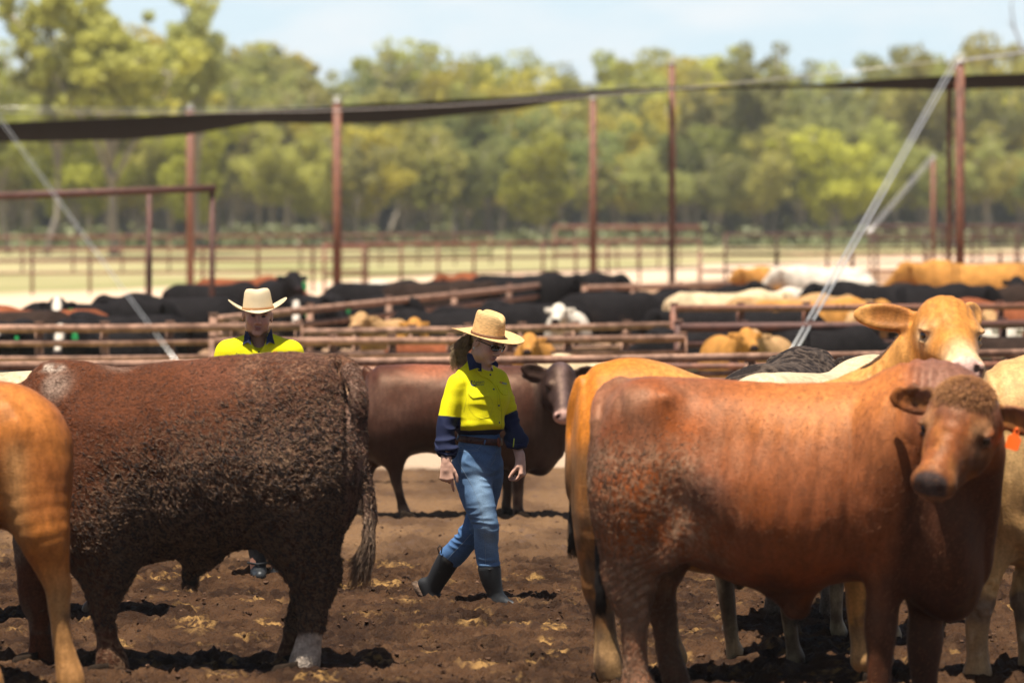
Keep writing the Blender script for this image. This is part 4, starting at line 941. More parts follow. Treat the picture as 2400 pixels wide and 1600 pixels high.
        Hc = mixc(Hc, (.30, .115, .028), sstep(-.3, .4, fbm(V * [1.5, 1, .7], 12, 3, 44)) * .85); Hc = mixc(Hc, (.075, .028, .014), sstep(-.05, .3, fbm(V * [1.5, 1, .8], 8, 3, 48)) * .75)
        Hc = mixc(Hc, (.36, .16, .05), np.exp(-(((q[:, 0] - .02) / .09) ** 2)) * sstep(.02, .08, q[:, 2]) * .8); Hc = mixc(Hc, (.06, .02, .01), sstep(.06, .11, np.abs(q[:, 1])) * sstep(.02, .25, q[:, 0]) * sstep(-.3, .3, vn(V, 9, 6)) * .7)
        Hc = mixc(Hc, (.07, .025, .015), (np.abs(q[:, 1]) > .13) * sstep(-.3, .4, vn(V, 18, 4)) * .8)
        Hc = head_cols(q, Hc, pale=(.30, .12, .05), muzzle=(.055, .04, .036), pale_amt=.2, eyec=(.34, .16, .07))
        Hc = mixc(Hc, (.25, .12, .06), sstep(.44, .47, q[:, 0]) * (1 - sstep(-.085, -.065, q[:, 2]))); re_ = np.sqrt(((q[:, 0] - .162) / 1.3) ** 2 + (q[:, 2] - .022) ** 2) + .6 * (np.abs(q[:, 1]) < .07)
        Hc = mixc(Hc, (.022, .009, .006), np.exp(-((re_ - .030) / .012) ** 2) * .85); Hc = mixc(Hc, (.36, .18, .08), np.exp(-((re_ - .062) / .016) ** 2) * .5)
        return C * (1 - head[:, None]) + Hc * head[:, None]
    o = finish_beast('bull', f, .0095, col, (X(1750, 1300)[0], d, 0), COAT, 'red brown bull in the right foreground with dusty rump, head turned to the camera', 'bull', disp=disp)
    for a, dy in ((1500, Y(1480) - .18), (1590, Y(1540) + .17), (2075, Y(2080) - .16), (2172, Y(2170) + .16)):
        p = X(a, 1500, dy); hoof_geo(p[0] + .02, p[1], 0, (1, -.27), 1.2).build('hoof', HOOF, o)
    eyes(o, Re, hd, HS, fat=1.25)
    p = R @ np.array([-.06, .205, -.01]) * HS + hd; eartag(o, W(2384, 1006, p[1] - .05), (-.5, -1, .2), TAGO, .062, (-.28, 0, -1))
    P = []
    for i in range(260):
        a = X(1404 + rng.uniform(-8, 8), 1240 + rng.uniform(0, 40), Y(1410) - .16 + rng.uniform(-.02, .02)); e = X(1408 + rng.uniform(-13, 13), rng.uniform(1390, 1450), Y(1410) - .16 + rng.uniform(-.04, .04)); P.append([a + (e - a) * u + rng.normal(0, .004, 3) for u in np.linspace(0, 1, 6)])
    strands(P, .0035).build('tail_switch', HAIRD, o)
    P = []
    for i in range(60):
        a = X(1868 + rng.uniform(-10, 16), 1440, Y(1870) + rng.uniform(-.02, .02)); e = a + np.array([rng.uniform(-.01, .01), 0, -rng.uniform(.02, .06)]); P.append([a, (a + e) / 2, e])
    strands(P, .003).build('sheath_hair', HAIRD, o)
    V, N = LAST['V'], LAST['N']; px = V[:, 0] / V[:, 1] * FPX + 1200; py = HOR - (V[:, 2] - CAMH) / V[:, 1] * FPX
    wl = (1 - sstep(1560, 1800, px)) * sstep(960, 1120, py) * (N[:, 1] < .3) + .0001
    tufts(o, V, N, wl * (1 - sstep(1480, 1700, px)) + .0001, 5500, .017, .0015, HAIRT2, lambda P: np.stack([-.4 + 0 * P[:, 0], 0 * P[:, 0], -1 + .5 * vn(P, 4, 5)], 1), seed=13, lift=.25)
    tufts(o, V, N, (N[:, 1] < .5) + .05, 16000,   .014, .0007, HAIRR, lambda P: np.stack([-.8 + 0 * P[:, 0], 0 * P[:, 0], -.6 + .4 * vn(P, 3, 5)], 1), seed=14, lift=.2, curl=.3, name='coat_hair')
    # fuzzy poll
    P = []
    for i in range(2200):
        u = rng.normal(0, 1, 3); u /= np.linalg.norm(u); u[2] = abs(u[2]); q = np.array([.02, 0, .10]) + u * np.array([.105, .112, .085]); a = R @ q * HS + hd; dr = R @ (u * .6 + np.array([.5, rng.normal(0, .3), 0])); P.append([a - dr * .006, a + dr * .016, a + dr * .026 + np.array([0, 0, -.010])])
    strands(P, .0018).build('poll_tuft', mat('tuft_hair', (.34, .145, .045), .7, var=.4, vscale=60), o)
    return o
# ---------------- 4. orange steer behind, head raised to the camera
def orange_steer():
    d = 18.35; X = lambda px, py, dy=0.0: W(px, py, d + dy); s_ = d / FPX; K = .10
    Y = lambda px: K * (px - 1700) * s_
    f = Field()
    tb = [(1338, 1010, 1160, .10), (1346, 935, 1260, .20), (1375, 875, 1310, .28), (1430, 845, 1330, .32), (1490, 838, 1330, .35), (1560, 850, 1330, .38), (1640, 880, 1340, .40), (1750, 905, 1350, .41), (1850, 912, 1350, .40), (1950, 905, 1350, .37), (2040, 900, 1360, .32), (2110, 930, 1340, .24), (2150, 990, 1280, .12)]
    st = []
    for px, a, b, wv in tb:
        A = X(px, a)[2]; B = X(px, b)[2]; st.append(((px - 1200) * s_, d, wv, (A + B) / 2, (A - B) / 2))
    f.loft(st, 0, (1, 2), k=.08, p=2.1, egg=.08, shear=(0, K, (1700 - 1200) * s_))
    for sg in (-1, 1): f.ell(X(1430, 1110, Y(1430) + sg * .15), (.19, .15, .34), k=.12)
    f.ell(X(1560, 1390, 0), (.12, .6, .10), k=.08, mode='s')
    L = [(1425, 1220, 74), (1405, 1310, 44), (1398, 1370, 36), (1412, 1430, 27), (1420, 1500, 27), (1425, 1550, 34), (1432, 1580, 32)]
    f.chain([X(a, b, Y(1420) - .16) for a, b, c in L], [c * s_ for a, b, c in L], k=.08, kk=.03)
    L = [(1500, 1220, 70), (1530, 1310, 44), (1545, 1380, 34), (1562, 1450, 26), (1570, 1500, 26), (1580, 1540, 32)]
    f.chain([X(a, b, Y(1500) + .16) for a, b, c in L], [c * s_ for a, b, c in L], k=.08, kk=.03)
    for px, sg in ((2020, -1), (2060, 1)):
        L = [(px, 1220, 66), (px, 1340, 42), (px - 4, 1420, 33), (px, 1500, 27), (px + 4, 1545, 32)]
        f.chain([X(a, b, Y(px) + sg * .16) for a, b, c in L], [c * s_ for a, b, c in L], k=.08, kk=.03)
    # neck up to head
    f.chain([X(1985, 1060, Y(2000)), X(2085, 935, Y(2085) - .05), X(2150, 835, Y(2150) - .16)], [.27, .19, .135], k=.12, sc=(1, .85, 1), kk=.06)
    f.chain([X(2040, 1040, Y(2000) - .05), X(2130, 960, Y(2085) - .12), X(2170, 880, Y(2150) - .25)], [.13, .075, .05], k=.08, sc=(1, .6, 1), kk=.05)
    R = frame((.10, -.96, -.20), (.0, -.06, 1.0)); R = R @ euler(rx=math.radians(-3)); hd = X(2208, 778, Y(2178) - .20); HS = 1.14
    f.sub(head_field(ear=.25, droop=-.02, earw=.060, fat=1.12, earfwd=.1, mz=1.08, back=1), R, hd, HS)
    hp = lambda V: ((V - hd) @ R) / HS
    L = [(1362, 900, 18), (1346, 960, 18), (1340, 1050, 13), (1342, 1140, 11)]
    f.chain([X(a, b, Y(1350) - .05) for a, b, c in L], [c * s_ for a, b, c in L], k=.03, kk=.02)
    def disp(V, N):
        px = V[:, 0] / V[:, 1] * FPX + 1200; py = HOR - (V[:, 2] - CAMH) / V[:, 1] * FPX; q = hp(V)
        neck = np.exp(-((px - 2110) / 55) ** 2) * (q[:, 0] < .0)
        wr = np.sin(q[:, 1] * 130 + 2 * vn(V, 9, 2)) * np.exp(-((q[:, 0] - .08) / .09) ** 2) * (q[:, 2] > .03) * (np.abs(q[:, 1]) < .1) * .003
        return np.sin(px * .30 + 1.5 * vn(V, 5, 3)) * neck * .006 * (py > 850) + .006 * fbm(V, 4, 2, 5) * (q[:, 0] < -.1) + wr
    def col(V, N):
        px = V[:, 0] / V[:, 1] * FPX + 1200; py = HOR - (V[:, 2] - CAMH) / V[:, 1] * FPX; q = hp(V)
        C = np.broadcast_to(np.array([.42, .135, .017]), V.shape).copy()
        C = mixc(C, (.52, .26, .075), sstep(1440, 1640, px) * .7)
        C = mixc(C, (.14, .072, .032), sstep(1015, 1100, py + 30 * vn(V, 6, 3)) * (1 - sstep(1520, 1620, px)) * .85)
        C = mixc(C, (.45, .17, .045), sstep(1030, 1200, py) * sstep(.0, .5, fbm(V, 6, 3, 8)) * .6)
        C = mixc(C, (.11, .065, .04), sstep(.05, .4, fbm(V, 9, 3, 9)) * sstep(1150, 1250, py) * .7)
        C = mixc(C, (.36, .21, .09), sstep(1450, 1500, py) * .75); C = mixc(C, (.10, .06, .038), sstep(.0, .35, fbm(V * [1, 1, .6], 13, 3, 29)) * sstep(1300, 1400, py) * .8)
        head = headw(V, R, hd, HS)
        Hc = np.broadcast_to(np.array([.43, .17, .032]), V.shape).copy(); Hc = mixc(Hc, (.38, .13, .03), sstep(.0, .6, fbm(V * [1.5, 1, .6], 10, 3, 14)) * sstep(.0, .12, q[:, 2]) * .8)
        Hc = head_cols(q, Hc, pale=(.62, .42, .23), muzzle=(.56, .34, .27), pale_amt=.85)
        Hc = mixc(Hc, (.20, .07, .02), ((np.abs(q[:, 1]) > .14) & (N @ R[:, 0] > .35) & (q[:, 1] < 0)) * .75)
        return C * (1 - head[:, None]) + Hc * head[:, None]
    o = finish_beast('steer', f, .0105, col, (X(1700, 1300)[0], d, 0), COAT, 'bright orange steer behind the red bull, raising a pale muzzled face towards the camera', 'steer', disp=disp)
    for a, dy in ((1436, Y(1420) - .16), (1584, Y(1500) + .16), (2024, Y(2020) - .16), (2064, Y(2060) + .16)):
        p = X(a, 1500, dy); hoof_geo(p[0] + .02, p[1], 0, (1, 0), 1.05).build('hoof', HOOF, o)
    eyes(o, R, hd, HS, fat=1.12)
    P = []
    for i in range(300):
        a = X(1343 + rng.uniform(-7, 7), 1120 + rng.uniform(0, 40), Y(1350) - .05 + rng.uniform(-.02, .02)); mid = X(1350 + rng.uniform(-20, 16), 1210, Y(1350) - .05); e = X(1345 + rng.uniform(-16, 16), rng.uniform(1255, 1310), Y(1350) - .05 + rng.uniform(-.04, .04)); P.append([(1 - u) ** 2 * a + 2 * u * (1 - u) * mid + u * u * e for u in np.linspace(0, 1, 6)])
    strands(P, .0038).build('tail_switch', HAIRD, o)
    return o

# ---------------- generic cattle
def generic_field(headpitch=-.55, headyaw=0.0, headup=.0, bulk=1.0, seed=0, legphase=0.0, hump=.0, front_only=False):
    """x forward, y left, z up, ground z=0; nose about x=1.35, rump x=-.85"""
    f = Field()
    st = [(-.86, 0, .07, 1.12, .10), (-.82, 0, .16, 1.08, .22), (-.72, 0, .24, 1.07, .31), (-.5, 0, .28, 1.04, .36), (-.2, 0, .32 * bulk, .99, .40), (.1, 0, .33 * bulk, .97, .41), (.35, 0, .30 * bulk, .99, .41 + hump * .4), (.55, 0, .26, 1.01, .42 + hump), (.72, 0, .20, 1.02, .36), (.82, 0, .12, 1.02, .22)]
    f.loft(st, 0, (1, 2), k=.08, p=2.2, egg=.1)
    f.ell((-.42, 0, .60), (.16, .5, .10), k=.1, mode='s')
    for s in (-1, 1):
        f.ell((-.62, s * .13, .98), (.20, .15, .32), k=.1); f.ell((.50, s * .16, .98), (.18, .12, .34), k=.1)
        q = legphase * s
        f.chain([(-.60, s * .16, .95), (-.58, s * .17, .72), (-.76 + q, s * .16, .50), (-.74 + q, s * .16, .44), (-.66 + q, s * .16, .14), (-.62 + q, s * .16, .05)], [.17, .12, .058, .055, .04, .055], k=.07, kk=.03, sc=(1, .8, 1))
        f.chain([(.50, s * .15, .85), (.50 - q, s * .15, .60), (.50 - q, s * .15, .40), (.49 - q, s * .15, .14), (.52 - q, s * .15, .05)], [.14, .075, .055, .038, .055], k=.07, kk=.03, sc=(1, .8, 1))
    cy, sy = math.cos(headyaw), math.sin(headyaw)
    hb = np.array([1.02 * cy + .0, sy * .45, 1.28 + headup])
    if abs(headyaw) > .9: hb = np.array([.86, math.copysign(.36, headyaw), 1.24 + headup])
    f.chain([(.55, 0, 1.10), (.55 + (hb[0] - .55) * .5, hb[1] * .4, 1.18 + headup * .5), hb], [.26, .19, .13], k=.12, sc=(1, .8, 1.1), kk=.05)
    f.chain([(.62, 0, .80), (.55 + (hb[0] - .55) * .6, hb[1] * .5, .98 + headup * .5)], [.13, .08], k=.1, sc=(1, .5, 1))
    cp, sp = math.cos(headpitch), math.sin(headpitch)
    R = frame((cy * cp, sy * cp, sp), (0, 0, 1)); f.sub(head_field(), R, hb, .98)
    f.chain([(-.80, 0, 1.30), (-.90, 0, 1.20), (-.92, 0, .9), (-.91, 0, .62)], [.035, .035, .022, .03], k=.03)
    f.chain([(-.91, 0, .62), (-.90, 0, .42)], [.04, .03], k=.03)
    return f, R, hb
COATS = {}
GEN = {}
def proto_gen(key, h=.026, **k):
    f, R, hb = generic_field(**k); V, F = f.mesh(h); V = relax(V, F, 1, .4)
    q = ((V - hb) @ R) / .98
    GEN[key] = (V, F, q, R, hb)
proto_gen('plain'); proto_gen('lookL', headyaw=1.3, headpitch=-.35); proto_gen('lookR', headyaw=-1.3, headpitch=-.35); proto_gen('low', headpitch=-.9, headup=-.25); proto_gen('up', headpitch=-.15, headup=.12)
CPAL = {'black': (.012, .010, .010), 'dark': (.030, .018, .013), 'red': (.20, .06, .025), 'orange': (.42, .19, .045), 'tan': (.40, .23, .10), 'cream': (.56, .42, .25), 'white': (.58, .50, .40)}
MESHC = {}
GSURF = mat('coat_far', attr='Col', rough=.85, var=.25, vscale=9, spec=.05)
def gen_cow(key, colour, px, d, yaw, sc=1.0, label=None, face=None, tagc=None, group=None, muzz=(.03, .02, .02)):
    ck = (key, colour, face)
    V, F, q, R, hb = GEN[key]
    if ck not in MESHC:
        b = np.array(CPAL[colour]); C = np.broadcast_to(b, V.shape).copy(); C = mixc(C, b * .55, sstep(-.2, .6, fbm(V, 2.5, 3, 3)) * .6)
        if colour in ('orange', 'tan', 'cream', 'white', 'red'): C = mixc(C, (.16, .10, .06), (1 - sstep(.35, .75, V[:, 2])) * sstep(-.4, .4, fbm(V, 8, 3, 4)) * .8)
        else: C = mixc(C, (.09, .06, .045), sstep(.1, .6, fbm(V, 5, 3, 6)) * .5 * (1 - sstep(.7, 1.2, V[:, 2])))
        if face: C = mixc(C, (.55, .47, .38), (q[:, 0] > .02) * (q[:, 2] > -.10) * (1 - sstep(.045, .075, np.abs(q[:, 1]) + .25 * np.abs(q[:, 0] - .22) * .5)) * (1 - sstep(.42, .47, q[:, 0])))
        C = head_cols(q, C, muzzle=muzz)
        o = mk('cow', V, F, GSURF, attrs={'Col': C}); MESHC[ck] = o.data
        kids = []
        for s in (-1, 1):
            m = MB(); m.ball(R @ np.array([.160, s * .093, .022]) * .98 + hb, .023, nu=8, nv=6); kids.append(m.build('eye', EYE, o))
        MESHC[ck] = (o.data, [k.data for k in kids])
    else:
        me, kd = MESHC[ck]; o = bpy.data.objects.new('cow', me); COL.objects.link(o)
        for k in kd: e = bpy.data.objects.new('eye', k); COL.objects.link(e); e.parent = o
    if tagc:
        n = 'tagmesh_' + tagc + key
        if n not in MESHC:
            a = MB(); p = R @ np.array([-.05, .17, -.01]) + hb; nf = R[:, 0]; sd = R[:, 1]
            a.put([p + sd * x_ + np.array([0, 0, z_]) + nf * y_ for y_ in (.045, .052) for x_, z_ in ((-.03, 0), (.03, 0), (.045, -.05), (.04, -.13), (-.04, -.13), (-.045, -.05))], [(0, 1, 2, 3, 4, 5), (11, 10, 9, 8, 7, 6)] + [(i, (i + 1) % 6, (i + 1) % 6 + 6, i + 6) for i in range(6)])
            t = a.build('ear_tag', {'green': TAGG, 'orange': TAGO, 'white': TAGW}[tagc], o, smooth=False); MESHC[n] = t.data
        else: t = bpy.data.objects.new('ear_tag', MESHC[n]); COL.objects.link(t); t.parent = o
    g = gxy(px, d); o.location = (g[0], g[1], 0); o.rotation_euler = (0, 0, math.radians(yaw)); o.scale = (sc, sc, sc)
    tag(o, label, 'cow', group); return o

# ---------------- 5. dark heifer behind the woman (higher detail generic)
def mid_cow():
    d = 28.6; s_ = d / FPX; X = lambda px, py, dy=0.0: W(px, py, d + dy)
    f = Field()
    tb = [(849, 930, 990, .06), (856, 890, 1050, .17), (876, 864, 1078, .24), (920, 855, 1078, .28), (1000, 854, 1060, .31), (1100, 856, 1092, .33), (1180, 856, 1098, .31), (1240, 862, 1102, .26), (1285, 885, 1098, .19), (1312, 940, 1060, .10)]
    st = []
    for px, a, b, wv in tb:
        A = X(px, a)[2]; B = X(px, b)[2]; st.append(((px - 1200) * s_, d, wv, (A + B) / 2, (A - B) / 2))
    f.loft(st, 0, (1, 2), k=.08, p=2.2, egg=.1)
    for sg in (-1, 1): f.ell(X(905, 985, sg * .13), (.18, .14, .30), k=.1); f.ell(X(1215, 985, sg * .15), (.17, .12, .30), k=.1)
    def leg(L, dy): f.chain([X(a, b, dy) for a, b, c in L], [c * s_ for a, b, c in L], k=.06, kk=.03, sc=(1, .85, 1))
    leg([(915, 1030, 38), (925, 1080, 24), (928, 1120, 14), (938, 1165, 11), (946, 1195, 14), (950, 1208, 16)], -.13)
    leg([(890, 1030, 36), (868, 1085, 19), (862, 1110, 14), (848, 1150, 11), (840, 1190, 13), (838, 1200, 14)], .13)
    leg([(1222, 1050, 32), (1216, 1100, 18), (1214, 1150, 13), (1214, 1190, 13), (1218, 1207, 16)], -.13)
    leg([(1190, 1050, 32), (1186, 1100, 17), (1190, 1150, 12), (1186, 1188, 12), (1190, 1200, 15)], .13)
    f.chain([X(1255, 960), X(1295, 930, -.10), X(1312, 900, -.22)], [.26, .19, .13], k=.1, sc=(1, .8, 1), kk=.05)
    f.chain([X(1290, 960, -.1), X(1298, 1030, -.03), X(1262, 1085, 0)], [.10, .10, .07], k=.08, sc=(1, .6, 1))
    R = frame((.06, -.90, -.42), (.05, 0, 1)); hd = X(1312, 893, -.24); f.sub(head_field(ear=.19, droop=-.05, fat=.98), R, hd, 1.0)
    L = [(858, 870, 12), (846, 900, 10), (840, 960, 7), (842, 1020, 6)]; f.chain([X(a, b) for a, b, c in L], [c * s_ for a, b, c in L], k=.02, kk=.02)
    hp = lambda V: (V - hd) @ R
    def col(V, N):
        px = V[:, 0] / V[:, 1] * FPX + 1200; py = HOR - (V[:, 2] - CAMH) / V[:, 1] * FPX; q = hp(V)
        C = np.broadcast_to(np.array([.055, .019, .011]), V.shape).copy()
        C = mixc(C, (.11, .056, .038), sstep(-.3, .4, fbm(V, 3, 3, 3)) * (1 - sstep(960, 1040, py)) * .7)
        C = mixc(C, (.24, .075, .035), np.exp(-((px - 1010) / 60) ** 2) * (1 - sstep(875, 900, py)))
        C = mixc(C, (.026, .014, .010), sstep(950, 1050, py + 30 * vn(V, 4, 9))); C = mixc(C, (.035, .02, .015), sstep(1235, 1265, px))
        C = mixc(C, (.12, .075, .05), sstep(1110, 1180, py) * sstep(-.3, .3, fbm(V, 9, 2, 4)) * .8)
        head = headw(V, R, hd, 1.0)
        Hc = head_cols(q, mixc(np.broadcast_to((.030, .016, .012), V.shape), (.10, .062, .055), np.exp(-(q[:, 1] / .04) ** 2) * (q[:, 2] > -.05) * .9), muzzle=(.55, .32, .26), pale_amt=0)
        Hc = mixc(Hc, (.5, .29, .23), sstep(.44, .50, q[:, 0])); n = np.exp(-(((np.abs(q[:, 1]) - .044) / .018) ** 2 + ((q[:, 2] + .035) / .018) ** 2)) * (q[:, 0] > .44); Hc = mixc(Hc, (.05, .02, .02), np.clip(n * 1.3, 0, 1))
        return C * (1 - head[:, None]) + Hc * head[:, None]
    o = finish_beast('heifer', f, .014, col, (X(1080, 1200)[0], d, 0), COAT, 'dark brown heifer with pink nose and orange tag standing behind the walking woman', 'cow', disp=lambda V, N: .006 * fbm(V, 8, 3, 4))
    for a, dy in ((948, -.13), (838, .13), (1218, -.13), (1190, .13)):
        p = X(a, 1200, dy); hoof_geo(p[0], p[1], 0, (1, 0), 1.0).build('hoof', HOOF, o)
    eyes(o, R, hd); p = R @ np.array([-.03, .20, -.03]) + hd; eartag(o, p + np.array([0, -.03, 0]), (0, -1, 0), TAGO, .06)
    return o
# ---------------- 6. cream beast at the right edge
def right_cow():
    d = 18.5; s_ = d / FPX; X = lambda px, py, dy=0.0: W(px, py, d + dy)
    f = Field(); K = .35; Y = lambda px: K * (px - 2350) * s_
    tb = [(2292, 990, 1130, .10), (2300, 910, 1200, .20), (2325, 862, 1290, .27), (2380, 838, 1325, .33), (2460, 828, 1335, .37), (2600, 845, 1345, .41), (2750, 850, 1350, .40), (2880, 850, 1350, .34), (2960, 900, 1330, .24), (3010, 980, 1250, .1)]
    st = []
    for px, a, b, wv in tb:
        A = X(px, a)[2]; B = X(px, b)[2]; st.append(((px - 1200) * s_, d, wv, (A + B) / 2, (A - B) / 2))
    f.loft(st, 0, (1, 2), k=.08, p=2.1, egg=.08, shear=(0, K, (2350 - 1200) * s_))
    for sg in (-1, 1): f.ell(X(2390, 1080, Y(2390) + sg * .15), (.20, .15, .34), k=.1)
    def leg(L, dy): f.chain([X(a, b, dy) for a, b, c in L], [c * s_ for a, b, c in L], k=.06, kk=.03, sc=(1, .9, 1))
    leg([(2372, 1180, 60), (2345, 1270, 38), (2318, 1350, 28), (2298, 1405, 34), (2292, 1440, 30), (2290, 1490, 26), (2292, 1545, 27), (2290, 1580, 36), (2286, 1600, 34)], Y(2300) - .12)
    leg([(2440, 1200, 70), (2425, 1310, 44), (2402, 1390, 32), (2405, 1450, 26), (2415, 1520, 28), (2420, 1560, 34)], Y(2400) + .14)
    for px in (2860, 2910): leg([(px, 1200, 66), (px, 1350, 42), (px, 1430, 33), (px, 1500, 27), (px, 1540, 32)], Y(px))
    f.chain([X(2900, 1010, Y(2900)), X(3080, 900, Y(3000))], [.28, .16], k=.1); f.sub(head_field(), frame((.8, .4, -.4), (0, 0, 1)), X(3090, 890, Y(3000)), 1.05)
    f.ell(X(2392, 1240, Y(2390) - .26), (.05, .05, .11), R=euler(ry=-.6), k=.05)
    def col(V, N):
        py = HOR - (V[:, 2] - CAMH) / V[:, 1] * FPX
        C = np.broadcast_to(np.array([.50, .29, .115]), V.shape).copy(); C = mixc(C, (.38, .19, .06), sstep(-.2, .5, fbm(V, 3, 3, 3)) * .6)
        C = mixc(C, (.22, .14, .07), sstep(1150, 1230, py) * (1 - sstep(1300, 1340, py)) * sstep(-.3, .5, fbm(V, 4, 2, 9)) * .6)  # belly shade mixed into the coat colour
        C = mixc(C, (.14, .09, .06), sstep(1385, 1405, py + 20 * vn(V, 14, 3)) * (1 - .45 * sstep(1445, 1470, py)) * (.85 + .15 * vn(V, 20, 2))); C = mixc(C, (.5, .36, .22), sstep(1460, 1500, py) * sstep(0, .4, fbm(V, 10, 3, 6)) * .7); return C
    o = finish_beast('steer', f, .012, col, (X(2600, 1300)[0], d, 0), COAT, 'pale tan beast cut off by the right edge with a mud caked knobbly leg', 'steer', disp=lambda V, N: .006 * fbm(V, 6, 3, 4) + .010 * swirl(V, 30, 2) * (np.abs(V[:, 2] - .42) < .09))
    p = X(2286, 1500, Y(2300) - .12); hoof_geo(p[0], p[1], 0, (.3, .2), 1.1).build('hoof', HOOF, o)
    return o
def gen_hero(name, key, colour, px, d, yaw, sc, label, cat='cow', curly=False, seed=0, **kw):
    f, R, hb = generic_field(**kw); V, F = f.mesh(.014); V = relax(V, F, 1, .4); N = vnorm(V, F); q = ((V - hb) @ R) / .98
    b = np.array(CPAL[colour]); C = np.broadcast_to(b, V.shape).copy(); C = mixc(C, b * .6, sstep(-.2, .6, fbm(V, 2.5, 3, seed)) * .5)
    if curly:
        sw = swirl(V, 28, seed); C = mixc(C, (.11, .08, .06), sstep(.2, .9, sw) * .6); V = V + N * (.004 * sw)[:, None]
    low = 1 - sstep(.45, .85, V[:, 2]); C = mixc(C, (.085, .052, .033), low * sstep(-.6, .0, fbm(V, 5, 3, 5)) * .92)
    low2 = 1 - sstep(.16, .34, V[:, 2])
    C = mixc(C, (.42, .31, .17) if colour != 'black' else (.16, .12, .09), low2 * sstep(-.2, .3, fbm(V, 11, 3, 6)) * .75)
    o = mk(name, V, F, CURLY if curly else COAT, attrs={'Col': head_cols(q, C)})
    for s in (-1, 1):
        m = MB(); m.ball(R @ np.array([.160, s * .093, .022]) * .98 + hb, .023, nu=10, nv=8); m.build('eye', EYE, o)
    g = gxy(px, d); o.location = (g[0], g[1], 0); o.rotation_euler = (0, 0, math.radians(yaw)); o.scale = (sc, sc, sc * kw.get('zs', 1)); return tag(o, label, cat)
left_bull(); tan_steer(); red_bull(); orange_steer(); mid_cow(); right_cow()
gen_hero('cow', 'plain', 'cream', 1925, 19.62, 60, 1.04, 'cream cow whose pale back shows between the orange rump and the raised orange neck', seed=4)
gen_hero('cow', 'plain', 'black', 1835, 20.8, 76, 1.04, 'black curly coated cow mostly hidden behind the bright orange steer', curly=True, seed=9)
gen_hero('cow', 'plain', 'cream', -30, 21.0, 200, 1.0, 'pale cream cow at the left edge behind the neck of the dark brown bull', seed=12)
